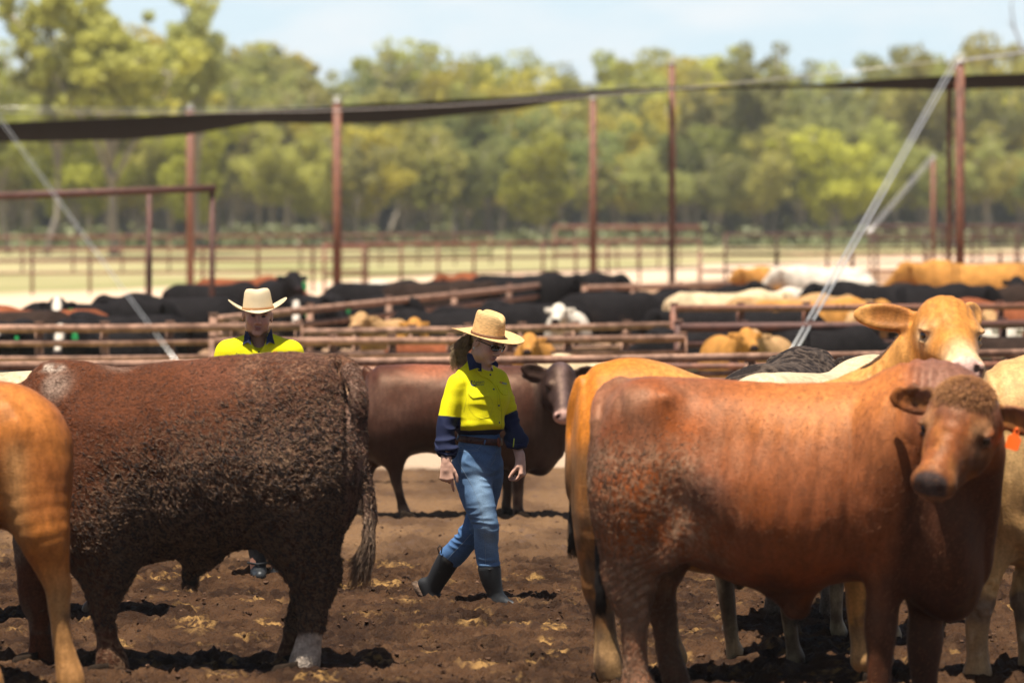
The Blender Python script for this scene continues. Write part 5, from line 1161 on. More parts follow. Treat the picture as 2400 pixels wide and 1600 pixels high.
# ---------------- far herd behind the fences
H = gen_cow
def herd(rows):
    for r in rows: H(*r[:5], sc=r[5] * .87, label=r[6], face=r[7] if len(r) > 7 else None, tagc=r[8] if len(r) > 8 else None)
G = 'black cattle of the pens behind'
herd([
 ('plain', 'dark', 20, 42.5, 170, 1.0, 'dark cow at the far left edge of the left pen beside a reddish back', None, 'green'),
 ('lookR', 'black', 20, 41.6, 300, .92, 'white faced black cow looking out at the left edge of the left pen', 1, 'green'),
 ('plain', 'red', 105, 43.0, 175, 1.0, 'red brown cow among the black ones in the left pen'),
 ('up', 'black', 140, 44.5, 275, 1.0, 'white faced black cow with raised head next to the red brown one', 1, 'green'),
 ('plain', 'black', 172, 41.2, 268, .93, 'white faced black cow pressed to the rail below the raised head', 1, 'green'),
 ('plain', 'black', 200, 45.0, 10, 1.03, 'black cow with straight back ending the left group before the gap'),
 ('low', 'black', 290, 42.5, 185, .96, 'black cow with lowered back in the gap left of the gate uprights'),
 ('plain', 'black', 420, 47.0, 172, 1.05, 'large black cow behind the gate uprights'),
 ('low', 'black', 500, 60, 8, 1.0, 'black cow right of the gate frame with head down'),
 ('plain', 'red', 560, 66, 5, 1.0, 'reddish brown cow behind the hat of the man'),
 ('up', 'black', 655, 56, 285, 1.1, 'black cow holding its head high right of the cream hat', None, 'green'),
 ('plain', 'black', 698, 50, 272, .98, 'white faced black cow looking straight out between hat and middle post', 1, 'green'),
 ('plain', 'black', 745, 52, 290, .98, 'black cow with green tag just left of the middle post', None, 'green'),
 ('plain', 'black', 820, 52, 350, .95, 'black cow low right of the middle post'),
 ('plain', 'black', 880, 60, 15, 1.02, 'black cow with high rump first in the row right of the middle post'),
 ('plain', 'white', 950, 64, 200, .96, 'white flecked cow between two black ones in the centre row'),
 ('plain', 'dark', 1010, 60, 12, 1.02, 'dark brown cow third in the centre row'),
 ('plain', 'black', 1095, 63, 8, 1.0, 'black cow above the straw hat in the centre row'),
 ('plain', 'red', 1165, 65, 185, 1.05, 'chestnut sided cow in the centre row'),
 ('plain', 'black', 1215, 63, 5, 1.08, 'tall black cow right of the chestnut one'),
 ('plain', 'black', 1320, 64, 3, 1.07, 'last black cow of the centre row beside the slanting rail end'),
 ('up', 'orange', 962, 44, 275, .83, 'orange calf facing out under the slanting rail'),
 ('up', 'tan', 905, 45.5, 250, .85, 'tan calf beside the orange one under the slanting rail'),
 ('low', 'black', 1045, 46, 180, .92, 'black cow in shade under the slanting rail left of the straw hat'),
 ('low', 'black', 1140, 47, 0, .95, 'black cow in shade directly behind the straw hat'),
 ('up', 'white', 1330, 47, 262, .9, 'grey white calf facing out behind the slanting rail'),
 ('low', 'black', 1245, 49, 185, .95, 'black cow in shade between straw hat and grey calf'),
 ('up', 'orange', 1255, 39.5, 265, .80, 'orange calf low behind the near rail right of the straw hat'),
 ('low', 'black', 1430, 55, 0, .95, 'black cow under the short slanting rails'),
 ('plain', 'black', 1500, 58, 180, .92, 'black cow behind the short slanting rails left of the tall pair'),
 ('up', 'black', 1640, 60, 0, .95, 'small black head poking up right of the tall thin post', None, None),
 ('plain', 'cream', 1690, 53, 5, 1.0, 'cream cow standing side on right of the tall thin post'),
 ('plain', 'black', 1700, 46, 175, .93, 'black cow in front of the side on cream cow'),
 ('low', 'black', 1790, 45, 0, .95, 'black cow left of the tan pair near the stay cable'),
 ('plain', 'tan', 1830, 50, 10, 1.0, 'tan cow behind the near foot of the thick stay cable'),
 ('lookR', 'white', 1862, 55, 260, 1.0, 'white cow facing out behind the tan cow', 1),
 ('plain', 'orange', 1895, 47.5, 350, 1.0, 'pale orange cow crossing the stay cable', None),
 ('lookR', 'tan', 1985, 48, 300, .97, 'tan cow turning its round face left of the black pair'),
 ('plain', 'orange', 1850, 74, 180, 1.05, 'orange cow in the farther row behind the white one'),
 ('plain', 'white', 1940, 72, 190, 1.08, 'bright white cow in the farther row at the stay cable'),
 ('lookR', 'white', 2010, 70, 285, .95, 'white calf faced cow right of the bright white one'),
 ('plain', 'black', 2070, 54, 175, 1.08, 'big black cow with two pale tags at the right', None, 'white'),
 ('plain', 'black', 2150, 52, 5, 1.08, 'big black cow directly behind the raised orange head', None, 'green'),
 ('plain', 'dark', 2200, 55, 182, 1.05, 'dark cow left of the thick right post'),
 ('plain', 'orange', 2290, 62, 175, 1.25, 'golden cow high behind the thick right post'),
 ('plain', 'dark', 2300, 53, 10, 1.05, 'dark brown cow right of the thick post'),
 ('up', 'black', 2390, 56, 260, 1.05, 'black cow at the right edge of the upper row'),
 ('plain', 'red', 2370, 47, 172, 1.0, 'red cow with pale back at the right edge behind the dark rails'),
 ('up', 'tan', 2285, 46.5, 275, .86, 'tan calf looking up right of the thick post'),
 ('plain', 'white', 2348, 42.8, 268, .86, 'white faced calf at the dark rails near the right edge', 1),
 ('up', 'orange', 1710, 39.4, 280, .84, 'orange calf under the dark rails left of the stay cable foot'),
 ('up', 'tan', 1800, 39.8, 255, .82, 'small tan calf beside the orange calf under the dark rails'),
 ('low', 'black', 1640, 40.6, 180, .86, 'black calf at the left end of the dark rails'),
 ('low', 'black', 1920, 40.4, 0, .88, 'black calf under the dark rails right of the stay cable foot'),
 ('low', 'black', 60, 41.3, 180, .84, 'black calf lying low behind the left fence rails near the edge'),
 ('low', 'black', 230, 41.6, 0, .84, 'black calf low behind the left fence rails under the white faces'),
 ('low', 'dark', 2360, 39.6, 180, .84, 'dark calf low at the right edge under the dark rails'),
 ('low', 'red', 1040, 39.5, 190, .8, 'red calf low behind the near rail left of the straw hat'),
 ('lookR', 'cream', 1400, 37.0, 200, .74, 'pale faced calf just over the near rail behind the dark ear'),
])
# ================================================================ people
SKIN = mat('skin', attr='Col', rough=.5, var=.06, vscale=60, spec=.35, bump=.06, bscale=250, bdist=.002)
SHIRT = mat('hi_vis_cloth', attr='Col', rough=.8, var=.05, vscale=90, bump=.25, bscale=28, bdist=.006, spec=.2)
NAVY = mat('navy_cloth', (.012, .016, .045), .85, var=.25, vscale=30, bump=.3, bscale=40, bdist=.005, spec=.2)
DENIM = mat('denim', attr='Col', rough=.85, var=.16, vscale=160, bump=.2, bscale=60, bdist=.004, spec=.15)
STITCH = mat('pale_stitching', (.20, .26, .32), .8)
STRAW = mat('woven_straw', (.60, .37, .155), .7, var=.35, vscale=50, stretch=(1, 1, 7), bump=.6, bscale=110, bdist=.006, spec=.2)
FELT = mat('cream_felt', (.56, .44, .27), .9, var=.08, vscale=12, bump=.1, bscale=90, bdist=.003, spec=.15)
LEATH = mat('tooled_leather', (.075, .028, .017), .5, var=.6, vscale=60, bump=.7, bscale=120, bdist=.004)
RUBB = mat('boot_rubber', (.014, .015, .016), .5, var=.3, vscale=18, col2=(.045, .035, .027), c2scale=14, c2pos=(.58, .75), bump=.15, bscale=40)
NEOP = mat('boot_shaft', (.005, .005, .006), .75, var=.2, vscale=30, col2=(.05, .04, .03), c2scale=12, c2pos=(.6, .75))
MUDM = mat('caked_mud', (.13, .08, .05), .95, var=.4, vscale=50, bump=.9, bscale=80, bdist=.01)
BLK = mat('black_plastic', (.008, .008, .009), .15, spec=.7); BTN = mat('dark_button', (.015, .02, .05), .35)
COPPER = mat('copper_buckle', (.30, .10, .05), .35, var=.6, vscale=110, metal=.6, bump=.8, bscale=150, bdist=.004)
PEARL = mat('pearl', (.75, .70, .62), .2); INK = mat('navy_ink', (.015, .018, .05), .6); REDI = mat('red_ink', (.6, .03, .02), .6); BLUI = mat('blue_ink', (.04, .12, .35), .6)
HAIRB = mat('curly_hair', (.27, .175, .085), .55, var=.5, vscale=35, spec=.4); HAIRM = mat('short_hair', (.05, .03, .018), .7, var=.3, vscale=60)
YEL = np.array([.76, .66, .003]); NV = np.array([.012, .016, .045]); SK = np.array([.60, .34, .235])
def face_field(male=False):
    """x forward, y left, z up; z=0 at the eyes; head about .225 tall"""
    H = Field(); w = 1.06 if male else 1.0
    H.ell((-.012, 0, .035), (.094, .074 * w, .088), k=.02)
    H.ell((.018, 0, -.02), (.072, .062 * w, .085), k=.03)
    H.ell((.026, 0, -.072), (.054, .052 * w, .042), k=.03)
    H.ell((.070, 0, -.104), (.020, .022 * w, .016), k=.025)
    for s in (-1, 1):
        H.ell((.052, s * .036, -.038), (.030, .024, .026), k=.025)
        H.ell((.015, s * .050 * w, -.078), (.038, .014, .022), k=.02)
        H.ell((.088, s * .031, .002), (.016, .019, .012), k=.012, mode='s')
        H.ell((.082, s * .031, .021), (.014, .024, .007), k=.012)
        H.ell((.098, s * .012, -.043), (.012, .008, .008), k=.008)
        R = euler(rz=math.radians(-18 * s)); H.ell((-.008, s * .079 * w, -.012), (.017, .006, .031), R=R, k=.008); H.ell((-.004, s * .086 * w, -.010), (.010, .005, .020), R=R, k=.005, mode='s')
    H.ell((.078, 0, .028), (.018, .045, .012), k=.02)
    H.chain([(.086, 0, .004), (.100, 0, -.022), (.110, 0, -.037)], [.008, .0095, .0115], k=.012)
    H.ell((.091, 0, -.066), (.011, .023, .0055), k=.006); H.ell((.088, 0, -.077), (.011, .019, .0065), k=.006)
    H.ell((.104, 0, -.0715), (.014, .024, .0022), k=.003, mode='s')
    return H
def face_cols(q, base, lip=(.36, .12, .10), brow=None):
    C = np.broadcast_to(base, q.shape).copy(); x, y, z = q.T
    h = (x > .03) & (np.abs(y) < .09) & (np.abs(z) < .14)
    C = mixc(C, base * np.array([1.1, .8, .75]), np.exp(-(((np.abs(y) - .042) / .02) ** 2 + ((z + .035) / .022) ** 2)) * h * .6)
    C = mixc(C, base * np.array([1.05, .75, .68]), np.exp(-((y / .014) ** 2 + ((z + .038) / .014) ** 2)) * h * .6)
    C = mixc(C, lip, np.clip(np.exp(-((y / .024) ** 4 + ((z + .0715) / .012) ** 4)) * h * (x > .07), 0, 1) * .9)
    if brow is not None: C = mixc(C, brow, np.clip(np.exp(-(((np.abs(y) - .032) / .019) ** 4 + ((z - .020 + .1 * (np.abs(y) - .032)) / .0045) ** 2)) * h * 1.2, 0, 1))
    return C
def hand(f, wrist, fdir, back, side, curls, thumb=(0.4, .3), sc=1.0, spread=.05):
    """fdir: wrist->fingers, back: back of hand normal, side=+1 thumb on cross(back,fdir)... side flips"""
    R = frame(fdir, back); w_ = np.array(wrist); P = lambda x, y, z: w_ + R @ np.array([x, y * side, z]) * sc
    f.chain([P(-.03, 0, 0), P(.0, 0, 0), P(.03, .0, 0)], [.024 * sc, .0225 * sc, .024 * sc], k=.02)
    for i, (y0, ln, r) in enumerate(((.031, .082, .0098), (.0105, .090, .0100), (-.010, .083, .0096), (-.029, .066, .0086))):
        kx = .088 - abs(y0 - .008) * .25
        f.chain([P(.012, y0 * .55, 0), P(kx, y0, .002)], [.0165 * sc, .0125 * sc], k=.016)
        a = 0; p = np.array([kx, y0, .002]); pts = [P(*p)]; sp = (y0) * spread * 20
        for seg, frac in enumerate((.45, .30, .25)):
            a += curls[i][seg]; p = p + np.array([math.cos(a) * math.cos(sp * .3), math.sin(sp * .3) * (1 if seg < 3 else 0), -math.sin(a)]) * ln * frac; pts.append(P(*p))
        f.chain(pts, [r * sc, r * .93 * sc, r * .86 * sc, r * .72 * sc], k=.006, kk=.003)
    t0, t1 = thumb
    f.chain([P(.008, .018, -.006), P(.040, .040, -.014)], [.016 * sc, .0135 * sc], k=.018)
    e = np.array([.040, .040, -.014]); b = e + np.array([math.cos(t0), math.sin(t0) * .8, -t1]) * .034; c = b + np.array([math.cos(t0 * .3), math.sin(t0 * .3) * .6, -t1]) * .028
    f.chain([P(*e), P(*b), P(*c)], [.0125 * sc, .0115 * sc, .009 * sc], k=.008, kk=.003)
def hat(name, matr, parent, c, R, crown, brim, curl=.03, front=.0, band=None, pinch=.02, lean=0.0, dent=.15, dw=.022):
    """crown=(a_front,b_side,height,top_a,top_b); brim=(front,side)"""
    nu = 72; a0, b0, hgt, a1, b1 = crown; V = []; rows = []
    prof = [(0, 1.0), (.15, .99), (.35, .965), (.6, .93), (.8, .90), (.92, .86), (.985, .78), (1.0, .66), (.985, .45), (.97, .2), (.965, .02)]
    for t, k in prof:
        row = []
        for j in range(nu):
            u = 2 * math.pi * j / nu; fx = a0 + (a1 - a0) * t; fy = b0 + (b1 - b0) * t
            if t > .9 and k < .8: fx = a1; fy = b1
            kk = 1.0 if k > .9 and t < .8 else k / .90 if t >= .8 else k
            x = math.cos(u) * fx * kk; y = math.sin(u) * fy * kk; z = hgt * t
            if t > .55: z += hgt * (.09 * math.cos(2 * u) * 0 - (dent * math.exp(-(y / dw) ** 2) * sstep(.5, 1, np.array([t]))[0] * (1 if True else 0)))
            if t > .5: y *= 1 - pinch * 12 * max(0, x) * (t - .5)
            z += lean * x * t
            row.append((x, y, z))
        V += row
    nr = len(prof); F = []
    for i in range(nr - 1):
        for j in range(nu): k = (j + 1) % nu; F.append((i * nu + j, i * nu + k, (i + 1) * nu + k, (i + 1) * nu + j))
    F.append(tuple((nr - 1) * nu + j for j in range(nu)))
    m = MB(); W_ = lambda A: np.array(A) @ R.T + c
    m.put(W_(V), F)
    V = []; nb = 12; th = .0035
    for side in (0, 1):
        for i in range(nb + 1):
            t = i / nb
            for j in range(nu):
                u = 2 * math.pi * j / nu; x = math.cos(u) * (a0 + (brim[0] - a0) * t); y = math.sin(u) * (b0 + (brim[1] - b0) * t)
                z = curl * (abs(math.sin(u)) ** 1.6) * t ** 1.7 - front * (abs(math.cos(u)) ** 2) * t ** 1.5 - (1 - side) * 0 + (th if side else 0) + .006 * (1 - t) * 0 + .004 * math.sin(3 * u + 1) * t * t
                V.append((x, y, z))
    F = []; K = (nb + 1) * nu
    for side in (0, 1):
        for i in range(nb):
            for j in range(nu):
                k = (j + 1) % nu; q = [side * K + i * nu + j, side * K + i * nu + k, side * K + (i + 1) * nu + k, side * K + (i + 1) * nu + j]; F.append(q if side == 0 else q[::-1])
    for j in range(nu): k = (j + 1) % nu; F.append((nb * nu + j, nb * nu + k, K + nb * nu + k, K + nb * nu + j))
    m.put(W_(V), F); h = m.build(name, matr, parent)
    if band is not None:
        V = []; F = []
        for i, (z, o) in enumerate(((.002, .002), (.004, .004), (.016, .0035), (.018, .001))):
            for j in range(nu): u = 2 * math.pi * j / nu; V.append((math.cos(u) * (a0 + o), math.sin(u) * (b0 + o), z))
        for i in range(3):
            for j in range(nu): k = (j + 1) % nu; F.append((i * nu + j, i * nu + k, (i + 1) * nu + k, (i + 1) * nu + j))
        b = MB(); b.put(W_(V), F); b.build('hat_band', band, h) if False else b.build('hat_band', band, parent)
    return h
def conform(name, body_bvh, matr, parent, polys, off=.003, thick=.0012, sub=1):
    """polys: list of polygons in photo pixels, thrown onto the cloth and given a thickness"""
    m = MB()
    for poly in polys:
        P = []
        for a, b in zip(poly, poly[1:] + poly[:1]):
            for t in np.arange(sub) / sub: P.append((a[0] + (b[0] - a[0]) * t, a[1] + (b[1] - a[1]) * t))
        A = []; B = []
        for px, py in P:
            l, n = hit(body_bvh, px, py)
            if l is None: break
            A.append(np.array(l) + np.array(n) * off); B.append(np.array(l) + np.array(n) * (off - thick))
        else:
            k = len(A); c = np.mean(A, 0); cx = np.mean([p[0] for p in P]); cy = np.mean([p[1] for p in P]); l, n = hit(body_bvh, cx, cy)
            if l is not None and np.linalg.norm(np.array(l) + np.array(n) * off - c) < .04: c = np.array(l) + np.array(n) * off
            V = A + B + [c]; F = [(i, (i + 1) % k, 2 * k) for i in range(k)] + [(i + k, (i + 1) % k + k, (i + 1) % k, i) for i in range(k)]
            m.put(V, F)
    if m.n: return m.build(name, matr, parent, smooth=False)
def line_on(bv, pts, off=.0015, r=.0011, dash=0):
    m = MB(); Q = []
    for (a, b), (c, d) in zip(pts, pts[1:]):
        n = max(2, int(math.hypot(c - a, d - b) / 4))
        for t in np.linspace(0, 1, n, endpoint=False): Q.append((a + (c - a) * t, b + (d - b) * t))
    Q.append(pts[-1]); P = []; last = None
    for px, py in Q:
        l, n = hit(bv, px, py)
        if l is not None and (last is None or abs(l[1] - last) < .06): P.append(np.array(l) + np.array(n) * off); last = l[1]
    if len(P) > 2: m.tube(P, r, 5)
    return m
def letters(txt, px0, py0, size, bv, matr, parent, name, slope=0.0, bold=False, squeeze=1.0):
    cu = bpy.data.curves.new('t', 'FONT'); cu.body = txt; cu.size = 1.0; cu.resolution_u = 3
    if bold: cu.offset = .03
    ob = bpy.data.objects.new('t', cu); COL.objects.link(ob); dg = bpy.context.evaluated_depsgraph_get(); me = bpy.data.meshes.new_from_object(ob.evaluated_get(dg)); V = [v.co.copy() for v in me.vertices]; F = [tuple(p.vertices) for p in me.polygons]
    bpy.data.objects.remove(ob); bpy.data.curves.remove(cu); bpy.data.meshes.remove(me)
    out = []
    for v in V:
        px = px0 + v.x * size * squeeze; py = py0 - v.y * size + slope * v.x * size; l, n = hit(bv, px, py)
        out.append(np.array(l) + np.array(n) * .0022 if l is not None else None)
    ok = [o for o in out if o is not None]
    if not ok: return
    F = [f for f in F if all(out[i] is not None for i in f)]; V = [o if o is not None else ok[0] for o in out]
    return mk(name, V, F, matr, parent, smooth=False)
def wrinkle(V, N, zf, amp, ang=0.0, f=26, s=0):
    q = V + np.stack([vn(V, 5, s + 1), vn(V, 5, s + 2), vn(V, 5, s + 3)], 1) * .05
    return amp * (1 - 2 * np.abs(vn(q * np.array([.45, .45, 1.0]), f, s)))

def woman():
    d = 21.84; s_ = d / FPX; X = lambda px, py, dy=0.0: W(px, py, d + dy)
    org = (X(1140, 1430)[0], d + .1, 0)
    hdg = np.array([.62, -.78]); lat = np.array([-.78, -.62]) # chest heading, her right side
    # ---- joints
    RS, RE, RW = X(1066, 900, -.06), X(1047, 990, -.10), X(1046, 1083, -.16)
    LS, LE, LW = X(1172, 889, .12), X(1197, 985, .13), X(1219, 1074, .02)
    RH, RK, RA = X(1112, 1100, .04), X(1139, 1238, -.02), X(1160, 1385, .0)
    LH, LK, LA = X(1142, 1100, .14), X(1112, 1232, .17), X(1018, 1370, .34)
    hc = X(1141, 800, .02)                                   # head centre at the eyes
    fx = np.array([.70, -.62, -.36]); HR = frame(fx, (.10, .0, 1)); 
    ff = face_field()
    # ---- skin body
    f = Field(); f.sub(ff, HR, hc, .98)
    nb = X(1120, 872, .06)
    f.chain([hc + HR @ np.array([-.025, 0, -.055]), X(1122, 850, .05), nb], [.052, .048, .056], k=.03)
    f.chain([nb, X(1120, 930, .06), X(1124, 1010, .06), X(1122, 1075, .07)], [.07, .095, .085, .10], k=.06, sc=(1.1, .85, 1))
    f.chain([X(1095, 885, .02), X(1150, 885, .09)], [.05, .05], k=.05)
    f.chain([RS, RE], [.046, .038], k=.04); f.chain([RE, RE + (RW - RE) * .3, RW], [.038, .040, .0235], k=.02)
    f.chain([LS, LE], [.046, .037], k=.04); f.chain([LE, LE + (LW - LE) * .3, LW], [.037, .039, .0235], k=.02)
    f.chain([RH, RK, X(1142, 1300, .0), X(1156, 1385, .0)], [.080, .048, .034, .030], k=.05, kk=.02); f.chain([LH, X(1114, 1232, .19), X(1070, 1288, .27), X(1034, 1340, .34), X(1014, 1384, .38)], [.078, .045, .042, .038, .034], k=.05, kk=.02)
    cu = [(.35, .25, .15), (1.15, .9, .5), (1.25, 1.0, .6), (1.2, .9, .5)]
    hand(f, RW + np.array([.0, 0, -.012]), (.02, -.12, -1), (-.25, -.97, .15), 1, cu, thumb=(.55, .15), sc=.97)
    cu = [(.75, .7, .35), (.95, .7, .4), (1.0, .75, .4), (.95, .8, .4)]
    hand(f, LW + np.array([.003, 0, -.010]), (.10, -.18, -1), (.85, -.30, .0), -1, cu, thumb=(.45, .75), sc=.97)
    V, F = f.mesh(.0036); V = relax(V, F, 1, .35)
    q = ((V - hc) @ HR) / .98; C = face_cols(q, SK, brow=(.10, .055, .03))
    body = mk('person', V, F, SKIN, origin=org, attrs={'Col': C}); tag(body, 'woman in straw hat, yellow and navy work shirt and jeans walking through the mud', 'person')
    P3 = lambda x, y, z: hc + HR @ np.array([x, y, z]) * .98
    for s in (-1, 1):
        m = MB(); m.ball(P3(.078, s * .031, .001), .0115, nu=12, nv=8); m.build('eye', mat('eye_white', (.6, .55, .5), .2), body)
    # sunglasses
    m = MB()
    for s in (-1, 1):
        V_ = []; F_ = []; n = 16
        for k, off in enumerate((0, .004)):
            for j in range(n):
                a = 2 * math.pi * j / n; yy = s * (.034 + .027 * math.cos(a) * s); zz = -.001 + .021 * math.sin(a) * (1 if math.sin(a) < 0 else .8); V_.append(P3(.108 + off - .35 * max(0, abs(yy) - .015), yy, zz))
        m.put(V_, [tuple(range(n)), tuple(range(n, 2 * n))[::-1]] + [(j, (j + 1) % n, (j + 1) % n + n, j + n) for j in range(n)])
        m.tube([P3(.092, s * .062, .006), P3(.05, s * .076, .006), P3(.0, s * .083, .004), P3(-.02, s * .080, -.012)], .0028, 6)
    m.tube([P3(.112, -.012, .004), P3(.114, 0, .006), P3(.112, .012, .004)], .0025, 6); m.build('sunglasses', BLK, body)
    m = MB(); m.ball(P3(-.004, -.088, -.047), .0065, nu=12, nv=8); m.build('earring', PEARL, body)
    # ---- shirt
    sh = Field(); th = math.atan2(lat[1], lat[0])
    def ring(py, cx, a, b, dy=0.0):
        p = X(cx, py, .06 + dy); return (p[2], p[0], a, p[1], b)
    st = sorted([ring(842, 1122, .056, .056), ring(848, 1122, .068, .062), ring(856, 1121, .092, .068), ring(866, 1120, .122, .076), ring(878, 1119, .150, .086), ring(888, 1119, .160, .092), ring(905, 1119, .166, .104, -.004), ring(932, 1121, .163, .124, -.018), ring(955, 1122, .156, .126, -.028), ring(980, 1123, .150, .126, -.038), ring(998, 1124, .148, .126, -.040), ring(1006, 1124, .140, .116, -.025), ring(1014, 1124, .124, .094), ring(1030, 1123, .124, .094)])
    sh.loft(st, 2, (0, 1), k=.03, p=2.15, rot=th)
    bust = lambda sg: X(1122, 931, .06) + np.array([*(hdg * .078 + lat * sg * .070), 0])
    sh.ell(bust(1), (.062, .062, .066), k=.06); sh.ell(bust(-1), (.062, .062, .066), k=.06)
    m1 = RS + (RE - RS) * .5; 
    sh.chain([RS + np.array([.01, 0, .002]), m1, RE, X(1045, 1030, -.12), X(1047, 1052, -.13)], [.052, .054, .050, .051, .054], k=.04, kk=.02)
    sh.chain([X(1040, 1045, -.125), X(1056, 1056, -.13)], [.045, .040], k=.02)
    sh.chain([LS + np.array([-.01, 0, .002]), LS + (LE - LS) * .5, LE, X(1206, 1015, .09), X(1209, 1032, .07)], [.054, .054, .049, .049, .052], k=.035, kk=.02)
    sh.chain([X(1194, 1030, .07), X(1222, 1032, .07)], [.036, .036], k=.02)
    # neck opening: V
    sh.chain([X(1134, 835, .0), X(1144, 862, -.035), X(1150, 889, -.06)], [.050, .036, .012], k=.005, mode='s')
    sh.chain([X(1122, 835, .05), X(1121, 862, .05)], [.053, .046], k=.006, mode='s')
    for (W0, dirn, r) in ((RW, RW - RE, .040), (LW, LW - LE, .038)):
        u = dirn / np.linalg.norm(dirn); sh.chain([W0 - u * .050, W0 + u * .03], [r, r], k=.006, mode='s')
    V, F = sh.mesh(.0048); V = relax(V, F, 2, .4); N = vnorm(V, F)
    px = V[:, 0] / V[:, 1] * FPX + 1200; py = HOR - (V[:, 2] - CAMH) / V[:, 1] * FPX
    armR = (px < 1080) & (py > 900); armL = ((px > 1178) & (py > 900)) | ((px > 1185))
    cuff = sstep(1025, 1035, py)
    amp = .0026 + .0028 * sstep(935, 1000, py) + .0030 * ((px < 1080) | (px > 1186)) * sstep(960, 1010, py)
    V = V + N * (wrinkle(V, N, 1, amp, f=20, s=4) + .0035 * fbm(V * [1, 1, .5], 9, 2, 7))[:, None]
    V = V + N * (np.sin((px - 1122 + .5 * (py - 950)) * .12) * .0022 * sstep(955, 990, py) * (1 - sstep(1000, 1006, py)) * (px > 1078) * (px < 1185))[:, None]
    seamR = 971 + (px - 1032) * .09 + 2; seamL = 972 - (px - 1183) * .42
    soft = lambda x: sstep(-1.1, 1.1, x)
    nv = np.maximum(np.maximum(soft(py - seamR) * ((px < 1080) & (V[:, 1] < d + .02)), soft(py - seamL) * ((px > 1180) & (V[:, 1] > d + .03))), soft(py - (1007 - .02 * (px - 1075))))
    C = mixc(np.broadcast_to(YEL, V.shape), NV, nv)
    shirt = mk('shirt', V, F, SHIRT, body, attrs={'Col': C}); sb = bvh_of(shirt)
    # cuffs as rolled rings
    for pts, r in (([X(1024, 1050, -.125), X(1043, 1062, -.16), X(1068, 1062, -.13)], .015),):
        m = MB(); m.tube([X(1022, 1036, -.12), X(1026, 1052, -.155), X(1045, 1066, -.175), X(1066, 1062, -.15), X(1073, 1048, -.12)], [.010, .016, .015, .015, .010], 10); m.build('rolled_cuff', NAVY, shirt)
    m = MB(); m.tube([X(1184, 1030, .06), X(1192, 1044, .02), X(1212, 1047, .0), X(1231, 1044, .03), X(1233, 1030, .06)], [.010, .015, .016, .014, .010], 10); m.build('rolled_cuff', NAVY, shirt)
    m = MB(); 
    m.tube([X(1205, 1027, -.012), X(1204, 1038, -.014), X(1203, 1047, -.022)], .003, 6); m.build('cuff_tape', mat('yellow_tape', (.55, .60, .05), .5), shirt)
    # collar
    def flap(pts, t=.006):
        m = MB(); A = [np.array(p) for p in pts]; k = len(A); m.put(A + [p + np.array([0, t, 0]) for p in A], [tuple(range(k)), tuple(range(k, 2 * k))[::-1]] + [(i, (i + 1) % k, (i + 1) % k + k, i + k) for i in range(k)]); return m
    m = MB()
    ringp = []
    m2 = []
    for j in range(25):
        a = math.radians(-60 + 300 * j / 24); u = hdg * math.cos(math.radians(180) + a - math.radians(90)) ; 
    cc = X(1121, 852, .05)
    inner = []; outer = []
    for j in range(21):
        a = math.radians(28 + 304 * j / 20); dv = hdg * math.cos(a) + lat * math.sin(a)
        inner.append(cc + np.array([dv[0] * .060, dv[1] * .060, .022 - .020 * math.cos(a)]) + np.array([*(hdg * .012), 0])); outer.append(cc + np.array([dv[0] * .080, dv[1] * .080, -.030 - .012 * math.cos(a)]) + np.array([*(hdg * .010), 0]))
    k = len(inner); VV = inner + outer + [p + np.array([0, 0, -.004]) * 1 - np.array([*(p[:2] - cc[:2]), 0]) * .06 for p in inner] + [p - np.array([*(p[:2] - cc[:2]), 0]) * .08 for p in outer]
    FF = []
    for i in range(k - 1): FF += [(i, i + 1, k + i + 1, k + i), (2 * k + i, 3 * k + i, 3 * k + i + 1, 2 * k + i + 1), (k + i, k + i + 1, 3 * k + i + 1, 3 * k + i), (i, 2 * k + i, 2 * k + i + 1, i + 1)]
    m.put(VV, FF)
    fl = flap([X(1098, 826, -.035), X(1107, 830, -.055), X(1112, 842, -.075), X(1127, 866, -.085), X(1119, 862, -.088), X(1100, 868, -.085), X(1096, 850, -.06), X(1094, 832, -.03)]); m.put(np.concatenate(fl.V), fl.F)
    fl = flap([X(1150, 853, -.075), X(1162, 845, -.06), X(1168, 852, -.06), X(1167, 861, -.07), X(1157, 856, -.085), X(1146, 853, -.09)]); m.put(np.concatenate(fl.V), fl.F)
    m.build('collar', NAVY, shirt, smooth=False)
    # yellow lapel edge, pockets, buttons, lettering
    YM = mat('hi_vis_plain', tuple(YEL), .8, var=.05, vscale=40, bump=.2, bscale=30, bdist=.004, spec=.2)
    SEAM = mat('yellow_seam', (.62, .54, .0), .8)
    conform('pocket_flap', sb, YM, shirt, [[(1097, 913), (1110, 910), (1130, 909), (1143, 918), (1149, 926), (1146, 929), (1130, 930), (1109, 933), (1102, 927), (1098, 920)]], off=.006, thick=.006, sub=2)
    conform('pocket_flap', sb, YM, shirt, [[(1164, 903), (1176, 908), (1189, 912), (1189, 925), (1178, 925), (1171, 918)]], off=.005, thick=.005, sub=2)
    for L_ in ([(1098, 914), (1143, 911)], [(1098, 918), (1099, 955), (1112, 975), (1128, 981), (1148, 976), (1156, 950), (1150, 930)], [(1165, 918), (1166, 955), (1176, 965)], [(1084, 884), (1090, 905), (1093, 935), (1087, 965)]):
        mm = line_on(sb, L_, off=.0008, r=.0010)
        if mm.n: mm.build('stitching', SEAM, shirt)
    mm = line_on(sb, [(1150, 893), (1160, 905), (1170, 925), (1175, 960), (1175, 1003)], off=.001, r=.0016)
    if mm.n: mm.build('placket_edge', SEAM, shirt)
    conform('lapel', sb, YM, shirt, [[(1113, 862), (1122, 865), (1135, 876), (1148, 890), (1153, 897), (1140, 886), (1128, 883), (1120, 874)]], off=.007, thick=.004, sub=2)
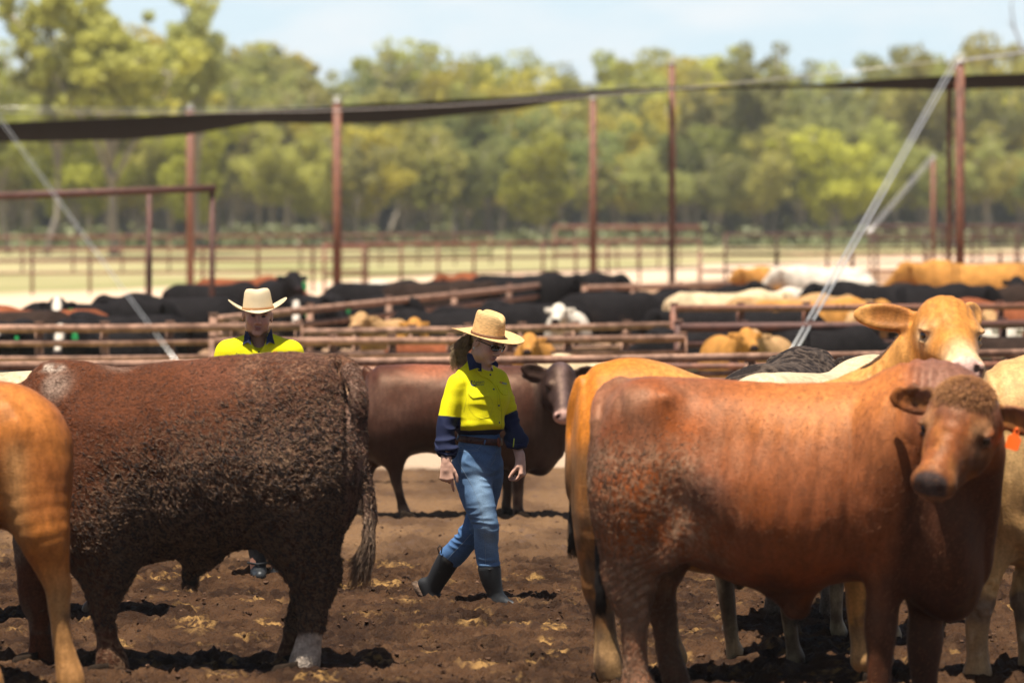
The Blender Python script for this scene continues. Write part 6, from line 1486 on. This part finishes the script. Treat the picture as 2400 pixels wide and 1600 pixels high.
    for bx, by in ((1157, 912), (1169, 950), (1170, 990), (1149, 878)):
        l, n = hit(sb, bx, by)
        if l is not None:
            Rb = frame(np.array(n), (0, 0, 1)); m = MB(); m.ball(np.array(l) + np.array(n) * .002, (.0022, .0062, .0062), R=Rb, nu=12, nv=6); m.build('button', BTN, shirt)
    hexes = []
    for cx, cy in ((1105.5, 893.5), (1104, 898), (1106, 902), (1109, 903.3), (1113, 903)):
        hexes.append([(cx + 2.1 * math.cos(a), cy + 2.3 * math.sin(a)) for a in np.arange(6) * math.pi / 3])
    conform('logo_dots', sb, INK, shirt, hexes, off=.0022, thick=.001)
    letters('Apiam', 1108, 899.5, 10.5, sb, INK, shirt, 'logo_lettering', slope=-.06)
    letters('animal health', 1115, 902.8, 3.6, sb, INK, shirt, 'logo_lettering', slope=-.03, bold=True)
    letters('PRO', 1170.5, 897.5, 5.6, sb, REDI, shirt, 'badge_lettering', slope=.15, bold=True, squeeze=.75)
    letters('SOLD', 1176.5, 899.5, 5.6, sb, BLUI, shirt, 'badge_lettering', slope=.12, bold=True, squeeze=.75)
    # ---- jeans
    J = Field(); lt = math.atan2(-.76, -.65)
    st = sorted([ring(1016, 1125, .128, .096), ring(1034, 1124, .135, .100), ring(1060, 1121, .150, .108, .0), ring(1085, 1119, .158, .114), ring(1105, 1119, .152, .112, .01), ring(1122, 1120, .11, .09, .02)])
    J.loft(st, 2, (0, 1), k=.03, p=2.2, rot=lt)
    J.ell(X(1112, 1082, .14), (.10, .08, .085), k=.05)
    R_ = lambda *a: [X(*p) for p in a]
    J.chain(R_((1103, 1095, .03), (1108, 1120, .02), (1122, 1174, -.02), (1139, 1228, -.04), (1140, 1250, -.02), (1140, 1285, .0), (1146, 1326, .0)), [.098, .102, .091, .070, .067, .066, .061], k=.04, kk=.02)
    J.chain(R_((1142, 1095, .10), (1142, 1120, .12), (1134, 1174, .15), (1116, 1228, .18), (1106, 1245, .20), (1083, 1278, .25), (1056, 1305, .30)), [.092, .092, .080, .068, .066, .066, .068], k=.012, kk=.02)
    a_ = X(1146, 1330, 0); b_ = X(1148, 1375, 0); J.chain([a_, b_], [.053, .053], k=.004, mode='s')
    u = X(1053, 1308, .30) - X(1083, 1278, .25); u /= np.linalg.norm(u); J.chain([X(1053, 1309, .30) + u * .01, X(1053, 1309, .30) + u * .12], [.059, .059], k=.004, mode='s')
    J.ell(X(1050, 1315, .3) + u * .105, (.085, .085, .085), k=.004, mode='s')
    V, F = J.mesh(.0055); V = relax(V, F, 2, .4); N = vnorm(V, F)
    px = V[:, 0] / V[:, 1] * FPX + 1200; py = HOR - (V[:, 2] - CAMH) / V[:, 1] * FPX
    knee = np.exp(-((py - 1245) / 26) ** 2) + .7 * np.exp(-((py - 1320) / 12) ** 2) + .6 * np.exp(-((py - 1085) / 28) ** 2)
    q = V + np.stack([vn(V, 6, 1), vn(V, 6, 2), vn(V, 6, 3)], 1) * .035
    wr = (1 - 2 * np.abs(vn(q * np.array([.5, .5, 1.5]), 21, 14))); V = V + N * (.0042 * knee * wr + .0022 * wr + .003 * fbm(V, 7, 2, 3))[:, None]
    C = np.broadcast_to(np.array([.085, .155, .27]), V.shape).copy()
    fade = np.exp(-((px - (1118 + .18 * (py - 1100))) / 20) ** 2) * sstep(1075, 1120, py) * (1 - sstep(1250, 1340, py)); C = mixc(C, (.24, .35, .47), fade * .85 * (V[:, 1] < d + .06))
    C = mixc(C, (.035, .085, .19), sstep(.1, .8, -wr) * .6 * np.clip(knee, 0, 1)); C = mixc(C, (.14, .26, .41), sstep(.5, .95, wr) * np.clip(knee, 0, 1) * .5)
    C = mixc(C, (.045, .11, .25), (V[:, 1] > d + .12) * .6 * (py > 1180))
    jeans = mk('jeans', V, F, DENIM, body, attrs={'Col': C}); jb = bvh_of(jeans)
    for L_ in ([(1073, 1055), (1074, 1082), (1090, 1110), (1108, 1140), (1122, 1175), (1134, 1225), (1137, 1270), (1138, 1325)], [(1076, 1052), (1100, 1055), (1120, 1052), (1131, 1040)], [(1076, 1056), (1100, 1059), (1122, 1055)], [(1163, 1058), (1160, 1075), (1150, 1092)], [(1074, 1043), (1085, 1046), (1085, 1052)], [(1048, 1310), (1065, 1292), (1085, 1272), (1104, 1250)], [(1088, 1040), (1110, 1045)]):
        mm = line_on(jb, L_, off=.0006, r=.0010)
        if mm.n: mm.build('stitching', STITCH, jeans)
    # belt
    nseg = 60; V = []; F = []
    bc = X(1124, 1030, .06)
    for i, (z, o) in enumerate(((-.019, .004), (-.017, .0075), (.017, .0075), (.019, .004))):
        for j in range(nseg):
            a = 2 * math.pi * j / nseg; lx = math.cos(a) * (.137 + o + (.004 if z < 0 else 0)); ly = math.sin(a) * (.106 + o + (.003 if z < 0 else 0)); r2 = np.array([math.cos(lt), math.sin(lt)]); p2 = np.array([-math.sin(lt), math.cos(lt)])
            xy = r2 * lx + p2 * ly; V.append((bc[0] + xy[0], bc[1] + xy[1], bc[2] + z - .11 * (xy[0] + .0)))
    for i in range(3):
        for j in range(nseg): k = (j + 1) % nseg; F.append((i * nseg + j, i * nseg + k, (i + 1) * nseg + k, (i + 1) * nseg + j))
    m = MB(); m.put(V, F); belt = m.build('belt', LEATH, body); bb = bvh_of(belt)
    l, n = hit(bb, 1168, 1036)
    if l is not None:
        Rb = frame(np.array(n), (0, 0, 1)); m = MB(); m.ball(np.array(l) + np.array(n) * .004, (.006, .021, .028), R=Rb, nu=24, nv=12); m.build('buckle', COPPER, belt)
    for (a, b) in (((1139, 1021), (1134, 1042)), ((1080, 1012), (1072, 1030))):
        pts = []
        for t in np.linspace(0, 1, 5):
            l, n = hit(bb, a[0] + (b[0] - a[0]) * t, a[1] + (b[1] - a[1]) * t)
            if l is None: l, n = hit(jb, a[0] + (b[0] - a[0]) * t, a[1] + (b[1] - a[1]) * t)
            if l is not None: pts.append(np.array(l) + np.array(n) * .003)
        if len(pts) > 2: m = MB(); m.tube(pts, .0045, 6); m.build('belt_loop', mat('denim_plain', (.10, .20, .36), .85), jeans)
    # ---- boots
    def boot(pts, rad, foot, fr, lbl, pull=None, sole=None):
        b = Field(); b.chain(pts, rad, k=.02, kk=.02); b.chain(foot, fr, k=.045, kk=.015)
        V, F = b.mesh(.006); V = relax(V, F, 1, .4); return V, F
    p = R_((1147, 1332, 0), (1152, 1360, 0), (1162, 1392, 0), (1166, 1408, 0)); V, F = boot(p, [.066, .058, .044, .042], R_((1162, 1413, 0), (1180, 1413, -.015), (1203, 1419, -.035)), [.038, .036, .028], '')
    V[:, 2] = np.maximum(V[:, 2], .004); cut = X(1147, 1322, 0)[2]; k = V[:, 2] < cut; 
    V[:, 2] = np.minimum(V[:, 2], cut + .03)
    b1 = mk('boot', V, F, RUBB, body)
    m = MB(); pr = [X(1156, 1424, 0) , X(1166, 1425, -.01), X(1182, 1425, -.02), X(1193, 1424, -.03)]
    m.tube([np.array([q[0], q[1], .012]) for q in pr], [.030, .034, .034, .026], 10); m.build('boot_sole', BLK if False else RUBB, b1)
    m = MB(); m.tube(R_((1124, 1328, -.03), (1147, 1334, -.068), (1171, 1328, -.03)), .005, 6); m.build('boot_rim', NEOP, b1)
    p = R_((1053, 1308, .30), (1034, 1340, .34), (1014, 1378, .38), (1012, 1390, .38)); V, F = boot(p, [.066, .062, .048, .045], R_((1000, 1384, .38), (1012, 1400, .37), (1028, 1416, .36)), [.042, .036, .030], '')
    bb_ = Field(); bb_.chain(p, [.066, .062, .050, .045], k=.02, kk=.02); bb_.chain(R_((992, 1368, .38), (1004, 1388, .375), (1014, 1404, .37)), [.036, .036, .034], k=.04, kk=.02); bb_.chain(R_((1014, 1404, .37), (1034, 1414, .36)), [.034, .022], k=.03)
    V, F = bb_.mesh(.006); V = relax(V, F, 1, .4); V[:, 2] = np.maximum(V[:, 2], .0); b2 = mk('boot', V, F, NEOP, body)
    m = MB(); m.tube(R_((971, 1362, .37), (980, 1382, .37), (992, 1400, .37), (1004, 1416, .37)), [.016, .020, .022, .02], 8); m.build('boot_sole', MUDM, b2)
    m = MB(); m.tube(R_((1029, 1296, .25), (1026, 1284, .24), (1031, 1277, .24), (1036, 1284, .24), (1034, 1296, .25)), .0035, 6); m.build('pull_loop', NEOP, b2)
    # ---- hat
    hR = frame((.74, -.60, -.20), (.10, -.07, 1)); hb = hc + HR @ np.array([-.006, 0, .030])
    h = hat('straw_hat', STRAW, body, hb, hR, (.101, .090, .138, .090, .076), (.215, .205), curl=.020, front=.002, band=mat('hat_cord', (.16, .07, .03), .7), pinch=.1, lean=-.10)
    # ---- hair
    P = []; r = np.random.default_rng(3)
    for i in range(620):
        a = r.uniform(-1.15, 1.15); root = P3(-.055 - .035 * math.cos(a), .072 * math.sin(a) - .01, r.uniform(-.05, .02))
        e = X(1074 + r.uniform(-20, 22), r.uniform(815, 872), .07 + r.uniform(-.035, .03)); c1 = X(1074 + r.uniform(-18, 18), 806 + r.uniform(-16, 22), .07 + r.uniform(-.04, .03))
        ph = r.uniform(0, 6.28); fr = r.uniform(3, 5); amp = r.uniform(.004, .009); L_ = []
        for t in np.linspace(0, 1, 26):
            p = (1 - t) ** 2 * root + 2 * t * (1 - t) * c1 + t * t * e; w_ = amp * min(1, t * 3)
            L_.append(p + np.array([math.cos(ph + t * fr * 6.28), math.sin(ph + t * fr * 6.28), .3 * math.sin(ph + t * fr * 6.28)]) * w_)
        P.append(L_)
    for i in range(260):
        a = r.uniform(math.pi * .42, math.pi * 1.58); st0 = P3(.0, 0, .02) + HR @ (np.array([math.cos(a) * .098, math.sin(a) * .078, .03])); e = P3(-.085 + r.uniform(-.01, .01), r.uniform(-.03, .03), -.045 + r.uniform(-.015, .015)); c1 = P3(math.cos(a) * .108, math.sin(a) * .082, -.015)
        P.append([(1 - t) ** 2 * st0 + 2 * t * (1 - t) * c1 + t * t * e for t in np.linspace(0, 1, 8)])
    hm = strands(P, .0024); hm.build('hair', HAIRB, body)
    m = MB(); m.ball(P3(-.022, 0, .02), (.088, .078, .078), R=HR); m.build('hair_cap', HAIRB, body)
    return body

def man():
    d = 23.6; s_ = d / FPX; X = lambda px, py, dy=0.0: W(px, py, d + dy)
    org = (X(607, 1362)[0], d, 0)
    hc = X(604, 738, -.02); HR = frame((.12, -.98, -.05), (.07, 0, 1)); ff = face_field(True); f = Field(); f.sub(ff, HR, hc, 1.06)
    f.chain([hc + HR @ np.array([-.035, 0, -.07]), X(608, 815, .03)], [.056, .060], k=.02)
    f.chain([X(608, 862), X(608, 1000), X(607, 1060)], [.11, .13, .13], k=.05, sc=(1.3, .85, 1))
    for s in (-1, 1):
        S = X(608 + s * 76, 836); E = X(608 + s * 96, 940, .02); Wr = X(608 + s * 92, 1035, -.08)
        f.chain([S, E], [.055, .045], k=.04); f.chain([E, Wr], [.044, .028], k=.02)
        hand(f, Wr, (0, -.15, -1), (s * .9, -.3, 0), s, [(.4, .4, .3)] * 4, sc=1.08)
        lx = 604 if s > 0 else 652; f.chain([X(608 + s * 32, 1050), X(lx, 1200, -.02), X(lx, 1330, .0)], [.10, .062, .045], k=.05, kk=.03)
    V, F = f.mesh(.0045); V = relax(V, F, 1, .35); q = ((V - hc) @ HR) / 1.06
    body = mk('person', V, F, SKIN, origin=org, attrs={'Col': face_cols(q, np.array([.56, .27, .18]), lip=(.30, .11, .09), brow=(.06, .035, .02))}); tag(body, 'man in cream felt hat and yellow work shirt standing behind the big dark brown bull', 'person')
    P3 = lambda x, y, z: hc + HR @ np.array([x, y, z]) * 1.06
    for s in (-1, 1):
        m = MB(); m.ball(P3(.0755, s * .031, -.001), (.0095, .0115, .0065), R=HR, nu=12, nv=8); m.build('eye', mat('eye_dark', (.05, .035, .028), .5), body)
    sh = Field()
    def ring(py, cx, a, b, dy=0.0):
        p = X(cx, py, dy); return (p[2], p[0], a, p[1], b)
    sh.loft(sorted([ring(782, 608, .075, .065), ring(788, 607, .12, .085), ring(796, 607, .165, .10), ring(812, 608, .205, .12), ring(834, 608, .22, .13), ring(880, 608, .215, .135), ring(960, 608, .195, .13), ring(1050, 607, .19, .125), ring(1078, 607, .19, .125)]), 2, (0, 1), k=.03, p=2.2)
    for s in (-1, 1):
        S = X(608 + s * 74, 828); E = X(608 + s * 98, 940, .02); Wr = X(608 + s * 94, 1030, -.08); sh.chain([S, S + (E - S) * .5, E, Wr], [.078, .074, .064, .045], k=.05, kk=.03)
    sh.chain([X(606, 760, -.05), X(606, 798, -.08), X(607, 822, -.13)], [.06, .050, .010], k=.01, mode='s'); sh.chain([X(607, 780, .01), X(607, 802, .01)], [.072, .068], k=.01, mode='s')
    V, F = sh.mesh(.006); V = relax(V, F, 2, .4); N = vnorm(V, F); V = V + N * (.004 * fbm(V * [1, 1, .5], 8, 2, 3) + wrinkle(V, N, 1, .002, f=14, s=8))[:, None]
    shirt = mk('shirt', V, F, SHIRT, body, attrs={'Col': np.where((V[:, 2] < X(0, 965)[2])[:, None], NV, YEL)}); sb = bvh_of(shirt)
    m = MB()
    for s in (-1, 1):
        pts = [X(606 + s * 30, 768, .0), X(606 + s * 33, 785, -.06), X(606 + s * 38, 806, -.11), X(606 + s * 26, 801, -.135), X(606 + s * 17, 808, -.14), X(606 + s * 19, 790, -.12), X(606 + s * 26, 776, -.07)]
        if s < 0: pts = [p + np.array([0, 0, -.006 * (i in (2,))]) for i, p in enumerate(pts)]
        k = len(pts); m.put(pts + [p + np.array([0, .008, -.002]) for p in pts], [tuple(range(k)), tuple(range(k, 2 * k))[::-1]] + [(i, (i + 1) % k, (i + 1) % k + k, i + k) for i in range(k)])
    cc = X(607, 792, .02); inner = []; outer = []
    for j in range(15):
        a = math.radians(60 + 240 * j / 14); dv = np.array([math.sin(a), -math.cos(a)]); inner.append(cc + np.array([dv[0] * .072, dv[1] * .072, .03])); outer.append(cc + np.array([dv[0] * .092, dv[1] * .092, -.02]))
    k = len(inner); m.put(inner + outer, [(i, i + 1, k + i + 1, k + i) for i in range(k - 1)])
    m.build('collar', NAVY, shirt, smooth=False)
    for by in (825, 850, 890, 930):
        l, n = hit(sb, 607, by)
        if l is not None: m = MB(); m.ball(np.array(l) + np.array(n) * .002, (.006, .003, .006), nu=10, nv=6); m.build('button', BTN, shirt)
    letters('PRO', 640, 826.5, 5.2, sb, REDI, shirt, 'badge_lettering', bold=True, squeeze=.9); letters('SOLD', 651, 827.5, 5.2, sb, BLUI, shirt, 'badge_lettering', bold=True, squeeze=.9)
    letters('Apiam', 552, 832.5, 9, sb, INK, shirt, 'logo_lettering')
    J = Field(); J.loft(sorted([ring(1050, 607, .17, .12), ring(1090, 607, .18, .13), ring(1125, 607, .15, .11)]), 2, (0, 1), k=.03, p=2.2)
    for s in (-1, 1): J.chain([X(608 + s * 30, 1090), X(604 if s > 0 else 652, 1180, -.02), X(604 if s > 0 else 652, 1262, .0)], [.105, .085, .075], k=.03, kk=.02)
    V, F = J.mesh(.009); mk('trousers', V, F, NAVY, body)
    for s in (-1, 1):
        b = Field(); px0 = 604 if s > 0 else 652
        b.chain([X(px0 - 8 if s > 0 else px0, 1250), X(px0, 1290), X(px0 + 2, 1335)], [.062, .058, .045], k=.03); b.chain([X(px0 + 2, 1345), X(px0 + 6, 1350, -.13)], [.045, .036], k=.03)
        V, F = b.mesh(.008); V[:, 2] = np.maximum(V[:, 2], .003); bt = mk('boot', V, F, RUBB if s > 0 else RUBB, body)
        m = MB(); m.tube([X(px0 - 28 + 4, 1318, -.02), X(px0 + 1, 1322, -.062), X(px0 + 24, 1318, -.02)], .007, 6); m.build('boot_rim', NEOP, bt)
    hR = frame((.12, -1, -.05), (-.05, 0.03, 1)); hb = hc + HR @ np.array([-.012, 0, .032]) * 1.06
    hat('felt_hat', FELT, body, hb, hR, (.116, .096, .128, .092, .076), (.172, .180), curl=.062, front=.018, band=mat('felt_band', (.35, .17, .06), .7), pinch=.30, dent=.07, dw=.034)
    m = MB(); m.ball(P3(-.02, 0, .018), (.092, .082, .07), R=HR); m.build('hair', HAIRM, body)
    return body
woman(); man()

# ---------------- the air between the yards and the tree line
hz_ = MB(); hz_.box((0, 1300, 25), (1900, 1450, 26.2)); h_ = hz_.build('haze', None, smooth=False); tag(h_, 'thin pale summer haze between the yards and the tree line', 'haze', kind='stuff')
hm_ = bpy.data.materials.new('haze'); hm_.use_nodes = True; hm_.node_tree.nodes.clear(); pv = _n(hm_.node_tree, 'ShaderNodeVolumePrincipled'); ho = _n(hm_.node_tree, 'ShaderNodeOutputMaterial')
pv.inputs['Color'].default_value = (.90, .92, .90, 1); pv.inputs['Density'].default_value = .00022; pv.inputs['Anisotropy'].default_value = .0
hm_.node_tree.links.new(pv.outputs[0], ho.inputs['Volume']); h_.data.materials.append(hm_)
